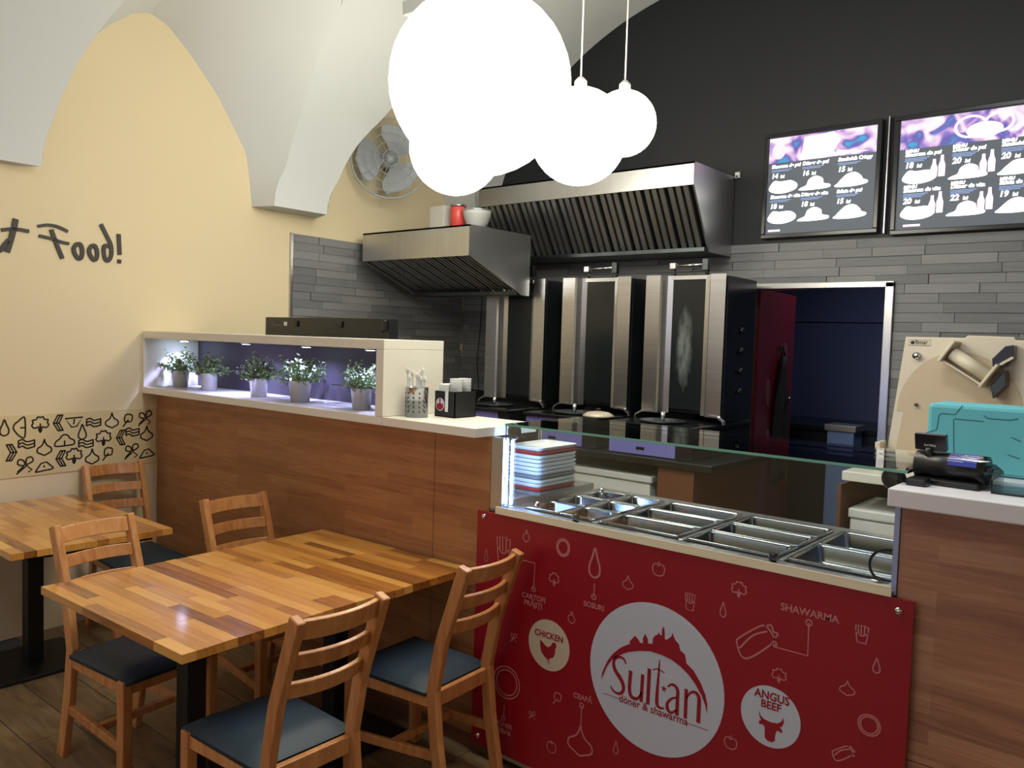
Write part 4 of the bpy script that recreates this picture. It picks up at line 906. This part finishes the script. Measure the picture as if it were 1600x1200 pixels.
# extraction hoods
def hood(name, label, xa, xb, yf, yb, ztop, zlip, zlow, nfil, yin):
    t = thing(name, label, 'extractor hood', ((xa + xb) / 2, yb, zlow), 'steel extraction hoods')
    b = B()
    b.box(xa, xb, yf, yf + .012, zlip, ztop); b.box(xa, xb, yf, yb, ztop - .012, ztop)
    obj('shell', b, steel_h, t)
    for xx in (xa, xb - .012):
        obj('side_panel', B().prism([(xx, yf + .0122, zlip), (xx, yf + .0122, ztop - .0122), (xx, yb, ztop - .0122), (xx, yb, zlow), (xx, yin, zlow)], (.012, 0, 0)), steel_h, t)
    n1 = Vector((0, yin - yf - .02, zlow - zlip)); 
    # sloping filter bank
    pw = (xb - xa - .06) / nfil
    for k in range(nfil):
        fx = xa + .03 + k * pw
        fb = B(); ya, za, yc, zc = yf + .03, zlip + .004, yin, zlow + .03
        nb = 3
        for j in range(nb):
            u0 = fx + .006 + j * (pw - .012) / nb; u1 = u0 + (pw - .012) / nb * .62
            fb.prism([(u0, ya, za), (u1, ya, za), (u1, ya + .012, za + .022), (u0, ya + .012, za + .022)], (0, yc - ya, zc - za))
        f = obj('baffle_filter', fb, steel_h, t)
        fr = B(); fr.prism([(fx + .002, ya + .03, za + .03), (fx + pw - .002, ya + .03, za + .03), (fx + pw - .002, ya + .036, za + .04), (fx + .002, ya + .036, za + .04)], (0, yc - ya, zc - za))
        obj('filter_back', fr, steel_dark, f)
    obj('drip_channel', B().box(xa + .013, xb - .013, yin - .05, yb - .01, zlow, zlow + .03), steel_dark, t, .003)
    return t
hood('extractor_hood', 'large sloping stainless steel extractor hood above the three grills', .50, 2.335, 2.30, 2.89, 2.845, 2.70, 2.30, 10, 2.56)
hood('extractor_hood', 'small stainless steel extractor hood near the cream wall, left of the large one', .03, 1.11, 1.55, 2.2, 2.435, 2.23, 2.0, 9, 2.12)
# things standing on the small hood
ZH = 2.436
o = obj('cardboard_carton', B().box(.60, .74, 1.68, 1.82, ZH, ZH + .17), mat('grey_carton', (170, 168, 160), .7), None, .003); tag(o, 'grey carton standing on the small hood, left of the red tin', 'carton')
cn = thing('red_tin', 'small red tin on top of the small hood', 'tin', (.84, 1.72, ZH))
obj('body', B().lathe([(.055, 0), (.055, .15), (.05, .155)], (.84, 1.72, ZH), 20), mat('red_tin', (180, 60, 56), .4), cn); obj('lid', B().lathe([(.056, .156), (.056, .17), (.0, .172)], (.84, 1.72, ZH), 20), steel_pan, cn)
bw_ = thing('mixing_bowl', 'grey round bowl on top of the small hood, right of the red tin', 'bowl', (1.0, 1.74, ZH))
obj('bowl', B().lathe([(.04, 0), (.075, .03), (.095, .09), (.1, .12), (.094, .12), (.07, .035), (.0, .01)], (1.0, 1.74, ZH), 24), rubber, bw_)
obj('rim', B().lathe([(.098, .115), (.106, .118), (.104, .125), (.096, .122)], (1.0, 1.74, ZH), 24), chrome, bw_)

# wall fan
fn = thing('wall_fan', 'round grey wall fan high on the cream wall beside the pendant lamps', 'fan', (.06, 1.80, 3.0))
ax = Vector((.80, -.55, -.1)).normalized(); fc = Vector((.14, 1.70, 3.0)); rq = Vector((0, 0, 1)).rotation_difference(ax).to_matrix()
def fp(x, y, z): return fc + rq @ Vector((x, y, z))
grey_fan = mat('grey_fan_plastic', (160, 166, 170), .45)
b = B()
for rr in (.06, .12, .18, .24, .29): b.tube([fp(rr * math.cos(a), rr * math.sin(a), .07 - .05 * (rr / .29) ** 2) for a in [2 * PI * k / 28 for k in range(29)]], .003 if rr < .28 else .008, 5, False)
for k in range(20):
    a = 2 * PI * k / 20; b.tube([fp(.03 * math.cos(a), .03 * math.sin(a), .07), fp(.2 * math.cos(a), .2 * math.sin(a), .05), fp(.29 * math.cos(a), .29 * math.sin(a), .02)], .002, 4, False)
obj('guard', b, grey_fan, fn)
for k in range(3):
    a = 2 * PI * k / 3; rows = []
    for i in range(7):
        r = .04 + i * .036; w = .35 + .5 * math.sin(i / 6 * PI * .8)
        rows.append([fp(r * math.cos(a + q), r * math.sin(a + q), -.02 + q * .05) for q in (-w, 0, w)])
    obj('blade', B().grid(rows), grey_fan, fn)
obj('motor', B().lathe([(.0, -.12), (.06, -.12), (.07, -.03), (.035, -.01), (.035, .03), (.0, .035)], tuple(fc), 18, axis=tuple(ax)), grey_fan, fn)
obj('bracket', B().tube([fp(0, 0, -.1), (.02, 1.86, 2.98), (LWX(1.9) - .02, 1.9, 2.98)], .022, 8), grey_fan, fn)

# black oven behind the plant shelf on a steel table
ov = thing('kitchen_appliance', 'black appliance with a small white square sticker, behind the white plant shelf', 'appliance', (.9, .56, .921))
obj('body', B().box(.345, 1.50, .52, .59, .921, 1.776), black_enamel, ov, .004)
om = lambda a, z, d: (a, .52 - d, z)
b = B(); plate(b, [(.545, 1.725), (.575, 1.725), (.575, 1.748), (.545, 1.748)], om, .002, .0018); obj('sticker', b, white_plastic, ov)
b = B()
for i, w in enumerate((.06, .045, .11)): ribbon(b, [(.41, 1.757 - i * .014), (.41 + w, 1.757 - i * .014)], .005, om, .001)
obj('caption_print', b, mat('faded_grey_print', (92, 92, 84), .6), ov)
for xx in (.66, 1.08): obj('hinge_lug', B().box(xx, xx + .03, .508, .5195, 1.72, 1.758), black_plastic, ov, .004)
obj('handle', B().bar([(1.485, .50, 1.70), (1.485, .50, 1.768)], .03, .02, (1, 0, 0)), black_plastic, ov, .008)
ot = thing('steel_table', 'steel work table carrying the black appliance behind the wooden counter', 'table', (.95, .75, 0))
obj('top', B().box(.30, 1.58, .46, 1.1, .88, .92), steel_h, ot)
for x in (.33, 1.55):
    for y in (.49, 1.07): obj('leg', B().box(x - .02, x + .02, y - .02, y + .02, 0, .8795), steel_h, ot)

# right back counter with the dough roller
bc = thing('back_counter', 'back counter with a thick white top and brown edge, under the dough roller', 'counter', (4.1, 2.4, 0))
obj('top_slab', B().box(3.44, 4.9, 1.99, 2.84, .995, 1.045), white_lam, bc, .004)
obj('end_board', B().box(3.42, 3.438, 2.0, 2.82, 0, .97), brown_board, bc)
obj('cross_board', B().box(3.438, 4.9, 2.74, 2.78, .05, .994), black_plastic, bc)
obj('shelf', B().box(3.438, 4.9, 2.02, 2.74, .48, .51), black_plastic, bc)
sbx = thing('storage_box', 'white lidded plastic box inside the back counter on the right', 'box', (3.8, 2.2, .511), 'white lidded boxes in the kitchen')
obj('body', B().box(3.475, 4.05, 2.05, 2.5, .511, .79), white_plastic, sbx, .008); obj('lid', B().box(3.465, 4.065, 2.04, 2.51, .792, .845), white_plastic, sbx, .01)
# dough roller
YR = 2.35
dr = thing('dough_roller', 'beige steel dough roller with two pale rollers, standing on the back counter', 'dough roller', (3.95, 2.5, 1.0455))
body = [(3.552, 1.05), (3.624, 1.765), (3.913, 1.765), (3.924, 1.778), (4.134, 1.774), (4.143, 1.758), (4.75, 1.758), (4.75, 1.05)]
b = B(); b.prism([(x, YR, z) for x, z in body], (0, .28, 0)); obj('housing', b, enamel_beige, dr, .004)
ym = lambda a, z, d: (a, YR - d, z)
b = B(); plate(b, [(3.640, 1.718), (3.752, 1.718), (3.752, 1.750), (3.640, 1.750)], ym, .002, .0018); npl = obj('name_plate', b, mat('plate_cream', (206, 198, 178), .4), dr)
b = B()
for q in ([(3.642, 1.720), (3.750, 1.720), (3.750, 1.748), (3.642, 1.748), (3.642, 1.720)],): ribbon(b, q, .0018, ym, .0025)
plate(b, ell(3.662, 1.734, .011, .0095, 16)[:-1], ym, .0025, .0003); obj('plate_print', b, ink, npl)
text_mesh('fimar', .030, ym, 3.675, 1.7265, ink, 'plate_lettering', npl, 'LEFT', .0006, .0026)
obj('knob', B().lathe([(.0, 0), (.02, 0), (.018, .03), (.0, .032)], (3.688, YR, 1.664), 18, axis=(0, -1, 0)), chrome, dr)
obj('peg', B().tube([(3.70, YR, 1.40), (3.70, YR - .03, 1.40)], .008, 8), steel_dark, dr)
a0, a1 = Vector((3.862, YR - .09, 1.690)), Vector((4.047, YR - .09, 1.572))
dd = (a1 - a0).normalized(); pn = Vector((-dd.z, 0, dd.x))
obj('upper_roller', B().tube([a0 + dd * .015, a1 - dd * .008], .034, 24), roller_cream, dr)
obj('roller_guard', B().prism([a0 + pn * -.055 + Vector((0, -.03, 0)), a1 + pn * -.055 + Vector((0, -.03, 0)), a1 + pn * -.047 + Vector((0, -.03, 0)), a0 + pn * -.047 + Vector((0, -.03, 0))], (0, .12, 0)), enamel_beige, dr)
def endplate(c, ext0, ext1, m, nm):
    b = B(); b.prism([c + pn * ext0 + Vector((0, -.06, 0)), c + pn * ext1 + Vector((0, -.06, 0)), c + pn * ext1 + Vector((0, .0995, 0)), c + pn * ext0 + Vector((0, .0995, 0))], dd * .014); return obj(nm, b, m, dr, .003)
endplate(a0 - dd * .012, -.062, .062, enamel_beige, 'end_bracket')
endplate(a1 - dd * .004, -.062, .075, enamel_beige, 'end_bracket')
V_ = lambda a, z: (a, YR - .10, z)
b = B(); b.prism([V_(4.058, 1.528), V_(4.118, 1.606), V_(4.128, 1.53), V_(4.072, 1.462)], (0, .0995, 0)); obj('chain_cover', b, steel_dark, dr, .004)
b = B(); b.prism([V_(4.058, 1.663), V_(4.110, 1.726), V_(4.148, 1.733), V_(4.150, 1.667), V_(4.114, 1.622), V_(4.063, 1.622)], (0, .0995, 0)); obj('chute', b, black_enamel, dr, .003)
b = B(); b.bar([(4.096, YR - .106, 1.634), (4.150, YR - .106, 1.672)], .02, .012, (0, 1, 0)); obj('chute_lip', b, enamel_beige, dr)
obj('lower_roller', B().tube([(3.56, YR - .06, 1.115), (4.3, YR - .06, 1.115)], .04, 24), roller_cream, dr)
obj('end_bracket', B().box(3.53, 3.556, YR - .12, YR - .001, 1.05, 1.19), enamel_beige, dr, .003)
b = B(); n_ = 22
arc = [(3.615 + .02, 1.36)] + [(3.90 + .30 * math.cos(a), 1.36 + .33 * math.sin(a)) for a in [PI - i * PI / n_ for i in range(n_ + 1)]] + [(4.2, 1.10), (3.60, 1.10)]
plate(b, arc, ym, .004, .0035); obj('face_plate', b, mat('tan_enamel', (196, 178, 150), .4), dr)

# ================================================================ BACK ROOM
br_ = thing('store_counter', 'dark counter at the back of the unlit blue room', 'counter', (2.9, 4.6, 0))
obj('body', B().box(1.5, 4.0, 4.3, 5.07, .0, 1.02), mat('dark_navy_unit', (24, 28, 40), .4), br_); obj('top', B().box(1.48, 4.02, 4.27, 5.075, 1.021, 1.06), black_enamel, br_, .003)
fb_ = thing('steel_bin', 'small steel container painted with a blue glint at the back of the unlit room', 'container', (2.85, 4.2, 0))
obj('body', B().box(2.66, 2.86, 4.05, 4.26, 0, 1.05), mat('steel_painted_blue_glint', (130, 156, 204), .3, .2), fb_, .004); obj('rim', B().box(2.64, 2.88, 4.03, 4.262, 1.051, 1.10), steel_h, fb_, .004)  # pale blue body colour stands for light reflected by the container
ap = thing('hanging_apron', 'black apron hanging on the red door behind the doorway', 'apron', dpt(.45, 1.2, .03))
b = B(); rows = []
for i in range(12):
    z = 1.62 - i * .085; w = .05 + .10 * min(1, i / 4)
    rows.append([dpt(.5 + w * q, z, .012 + .018 * math.sin(q * 5 + i * .4) + .02) for q in [-1 + k / 5 for k in range(11)]])
b.grid(rows); o = obj('cloth', b, mat('black_cloth', (16, 15, 17), .8), ap)
md = o.modifiers.new('thickness', 'SOLIDIFY'); md.thickness = .006
obj('neck_loop', B().tube([dpt(.46, 1.62, .03), dpt(.48, 1.70, .012), dpt(.52, 1.70, .012), dpt(.54, 1.62, .03)], .006, 6), MATS['black_cloth'], ap)

# ================================================================ MENU SCREENS
def screen(xa, xb, za, zb, label, seed):
    t = thing('menu_screen', label, 'menu screen', ((xa + xb) / 2, YB, za), 'lit menu screens')
    y0 = YB - .055
    b = B(); fr = .028
    b.box(xa, xb, y0, YB - .001, za, za + fr); b.box(xa, xb, y0, YB - .001, zb - fr, zb); b.box(xa, xa + fr, y0, YB - .001, za + fr, zb - fr); b.box(xb - fr, xb, y0, YB - .001, za + fr, zb - fr)
    obj('frame', b, mat('glossy_black_frame_%d' % seed, (22, 24, 28), .25), t, .004)
    obj('display', B().box(xa + fr + .0005, xb - fr - .0005, y0 + .012, YB - .002, za + fr + .0005, zb - fr - .0005), screen_dark, t)
    ia, ib_, ja, jb = xa + fr + .001, xb - fr - .001, za + fr + .001, zb - fr - .001
    return t, (ia, ib_, ja, jb), (lambda u, v, d: (ia + u * (ib_ - ia), y0 + .0115 - d, jb - v * (jb - ja)))
def food(b, mp, u, v, w, h, kind):
    if kind == 0: pts = spline([(-.42, -.2), (-.3, -.42), (-.1, -.34), (.25, -.36), (.46, -.05), (.38, .3), (.05, .5), (-.3, .46), (-.5, .2)], True, 3)
    elif kind == 1: pts = spline([(-.5, .42), (-.44, .24), (-.28, .1), (-.2, -.3), (.02, -.5), (.24, -.3), (.28, .04), (.48, .16), (.46, .36), (.1, .44)], True, 3)
    else: pts = spline([(-.5, .4), (-.42, .18), (-.3, -.1), (-.12, -.42), (.12, -.48), (.3, -.2), (.36, .02), (.5, .14), (.44, .34), (.0, .46)], True, 3)
    pts = pts[:-1]; plate(b, [(u + p[0] * w, v + p[1] * h) for p in pts], mp, .001, .0008)
def scr_text(t, mp, txt, u, v, size, asp, m=screen_text, bold=.0016):
    # u, v are fractions: build the letters in metres and map them back
    W, H = asp
    f = lambda a, z, d: mp(u + a / W, v - z / H, d)
    text_mesh(txt, size, f, 0, 0, m, 'caption', t, 'LEFT', bold, .0012, 1.0, 1.0, .15)
s1, (ia, ib1, ja, jb), mp1 = screen(2.558, 3.300, 2.405, 3.092, 'lit menu screen without drink bottles, left one of the two', 1)
A1 = (ib1 - ia, jb - ja)
b = B(); plate(b, [(0.004, .004), (.996, .004), (.996, .262), (.004, .262)], mp1, .0008, .0006); bn = obj('banner', b, banner('banner_left', 5.2, (.3, 1.0, 2.2)), s1)
b = B(); plate(b, ell(.1, .14, .065, .085, 20)[:-1], mp1, .0012, .0003); plate(b, [(.085, .005), (.12, .005), (.118, .07), (.088, .07)], mp1, .0012, .0003); obj('banner_flask', b, emitter('screen_rose', (246, 190, 226), 1.0), bn)
b = B(); plate(b, [(.34, .03), (.62, .01), (.68, .1), (.62, .2), (.66, .257), (.30, .257), (.33, .15)], mp1, .0012, .0003); plate(b, [(.66, .2), (.95, .24), (.6, .257)], mp1, .0012, .0003); obj('banner_dish', b, screen_pink, bn)
left = [('Shaorma de pui', '14', 0), ('D\u00f6ner de pui', '16', 1), ('Sandwich Crispy', '15', 2), ('Shaorma de vita', '18', 0), ('D\u00f6ner de vita', '18', 1), ('Salata de pui', '15', 2)]
for i, (nm, pr, kd) in enumerate(left):
    c, r = i % 3, i // 3; u = (.035, .335, .665)[c]; v = .315 + r * .315
    scr_text(s1, mp1, nm, u, v, .0305, A1); scr_text(s1, mp1, pr, u, v + .105, .044, A1); scr_text(s1, mp1, 'lei', u + (.09 if len(pr) > 1 else .06), v + .105, .028, A1)
    b = B()
    for k in range(2): ribbon(b, [(u, v + .022 + k * .014), (u + .2 - .03 * k, v + .022 + k * .014)], .004, mp1, .001)
    obj('fine_print', b, screen_blue_text, s1)
    b = B(); food(b, mp1, u + .125, v + .192, .29, .145, kd); obj('dish_picture', b, screen_white, s1)
b = B(); ribbon(b, [(.03, .965), (.14, .965)], .02, mp1, .001); obj('footer_mark', b, screen_pink, s1)
s2, (ia, ib2, ja, jb), mp2 = screen(3.372, 4.215, 2.385, 3.092, 'lit menu screen with meals and drink bottles, right one of the two', 2)
A2 = (ib2 - ia, jb - ja)
b = B(); plate(b, [(0.004, .004), (.996, .004), (.996, .268), (.004, .268)], mp2, .0008, .0006); bn = obj('banner', b, banner('banner_right', 6.5, (4.1, 2.0, .7)), s2)
b = B(); ribbon(b, ell(.48, .13, .10, .09, 24), .02, mp2, .0012); ribbon(b, ell(.66, .12, .09, .08, 24), .02, mp2, .0012); plate(b, ell(.57, .17, .12, .07, 20)[:-1], mp2, .0012, .0003); obj('banner_dish', b, screen_pink, bn)
right = [('Shaorma de pui', '18', 0), ('D\u00f6ner de pui', '20', 1), ('Sandwich Crispy', '20', 2), ('Shaorma de vita', '20', 0), ('D\u00f6ner de vita', '22', 1), ('Salata de pui', '19', 2)]
for i, (nm, pr, kd) in enumerate(right):
    c, r = i % 3, i // 3; u = (.045, .37, .685)[c]; v = .335 + r * .325
    scr_text(s2, mp2, 'MENIU', u, v - .035, .024, A2); scr_text(s2, mp2, nm, u, v, .031, A2); scr_text(s2, mp2, pr, u, v + .105, .046, A2); scr_text(s2, mp2, 'lei', u + .085, v + .105, .028, A2)
    b = B()
    for k in range(3): ribbon(b, [(u, v + .02 + k * .013), (u + .17 - .02 * k, v + .02 + k * .013)], .004, mp2, .001)
    obj('fine_print', b, screen_blue_text, s2)
    b = B(); food(b, mp2, u + .11, v + .185, .25, .135, kd); obj('dish_picture', b, screen_white, s2)
    b = B()
    for q in (.205, .258):
        hh = .16 if q < .23 else .19
        plate(b, [(u + q + du, v + .205 - dv * hh) for du, dv in ((-.022, 0), (-.024, .5), (-.012, .75), (-.01, 1.0), (.01, 1.0), (.012, .75), (.024, .5), (.022, 0))], mp2, .0016, .0004)
    obj('bottle_picture', b, screen_pink, s2)
b = B(); ribbon(b, [(.06, .965), (.17, .965)], .02, mp2, .001); obj('footer_mark', b, screen_pink, s2)
struct('trim_4', B().box(3.334, 3.340, YB - .05, YB - .001, 2.40, 3.10), alu)

# ================================================================ PENDANT LAMPS
glare_globe_m = emitter('lens_glare_globe', (255, 250, 232), GLOBE_GAIN)  # emitting globes enlarged to fill the lens glare around the pendants
wire_m = mat('white_lamp_cord', (232, 232, 214), .5)
canopy_m = mat('grey_lamp_rail', (186, 190, 186), .5)
PEN = [((2.709, -0.124, 2.646), .343, 'largest glare-sized globe lamp, nearest the camera, under the vault'),
       ((1.519, 0.979, 2.765), .264, 'glare-sized globe lamp just above the small hood in the view'),
       ((2.532, .771, 2.655), .228, 'glare-sized globe lamp between the largest globe and the smallest one'),
       ((2.506, 1.196, 2.813), .168, 'smallest glare-sized globe lamp, rightmost, before the black wall')]
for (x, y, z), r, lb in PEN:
    t = thing('pendant_lamp', lb, 'pendant lamp', (x, y, z + r), 'glare-sized globe pendants')
    obj('globe', B().sphere((x, y, z), r, 32, 20), glare_globe_m, t)
    obj('lamp_cap', B().lathe([(.03, -.006), (.03, .03), (.012, .05)], (x, y, z + r), 16), canopy_m, t)
    obj('cord', B().tube([(x, y, z + r + .045), (x, y, vz(min(x, 2.3)) - .02)], .004, 6), wire_m, t)
    obj('ceiling_rose', B().lathe([(.05, -.022), (.055, 0), (.0, .0)], (x, y, vz(min(x, 2.3)) - .001), 18), canopy_m, t)
rl = thing('light_rail', 'grey ceiling rail with two cord loops, above the largest globe', 'light rail', (1.9, .75, 3.5))
RA_, RB_ = Vector((1.345, .72, 3.50)), Vector((2.30, .92, 3.58))
obj('rail', B().bar([RA_, RB_], .04, .075, (RB_ - RA_).cross(Vector((0, 0, 1)))), canopy_m, rl, .004)
for u in (.32, .46):
    p = RA_.lerp(RB_, u); obj('cord_loop', B().tube([p + Vector((.10 * math.sin(a) * .9, -.03, .06 + .10 * math.cos(a))) for a in [2 * PI * k / 16 for k in range(17)]], .008, 6), wire_m, rl)
for u in (.05, .95):
    p = RA_.lerp(RB_, u); obj('hanger', B().tube([p + Vector((0, 0, .03)), (p.x, p.y, vz(min(p.x, 2.3)) - .005)], .005, 6), canopy_m, rl)

hc = thing('hanging_cord', 'thin dark cord hanging on the grey tiles left of the grills', 'cord', (.04, 2.87, 1.2))
obj('cord', B().tube([(.047, 2.872, 2.06), (.044, 2.87, 1.9), (.034, 2.872, 1.73), (.014, 2.87, 1.55), (.010, 2.872, 1.45), (.03, 2.87, 1.33), (.039, 2.872, 1.2)], .004, 6), black_plastic, hc)
obj('cord_clip', B().box(.037, .057, 2.866, 2.884, 2.05, 2.075), black_plastic, hc, .002)
wb = thing('wall_bracket', 'small pale bracket on the black wall at the right end of the large hood', 'bracket', (2.36, 2.88, 2.85))
obj('plate', B().box(2.34, 2.375, 2.88, 2.8995, 2.835, 2.875), white_plastic, wb, .003)
obj('hook', B().box(2.352, 2.362, 2.862, 2.8795, 2.84, 2.85), steel_dark, wb)
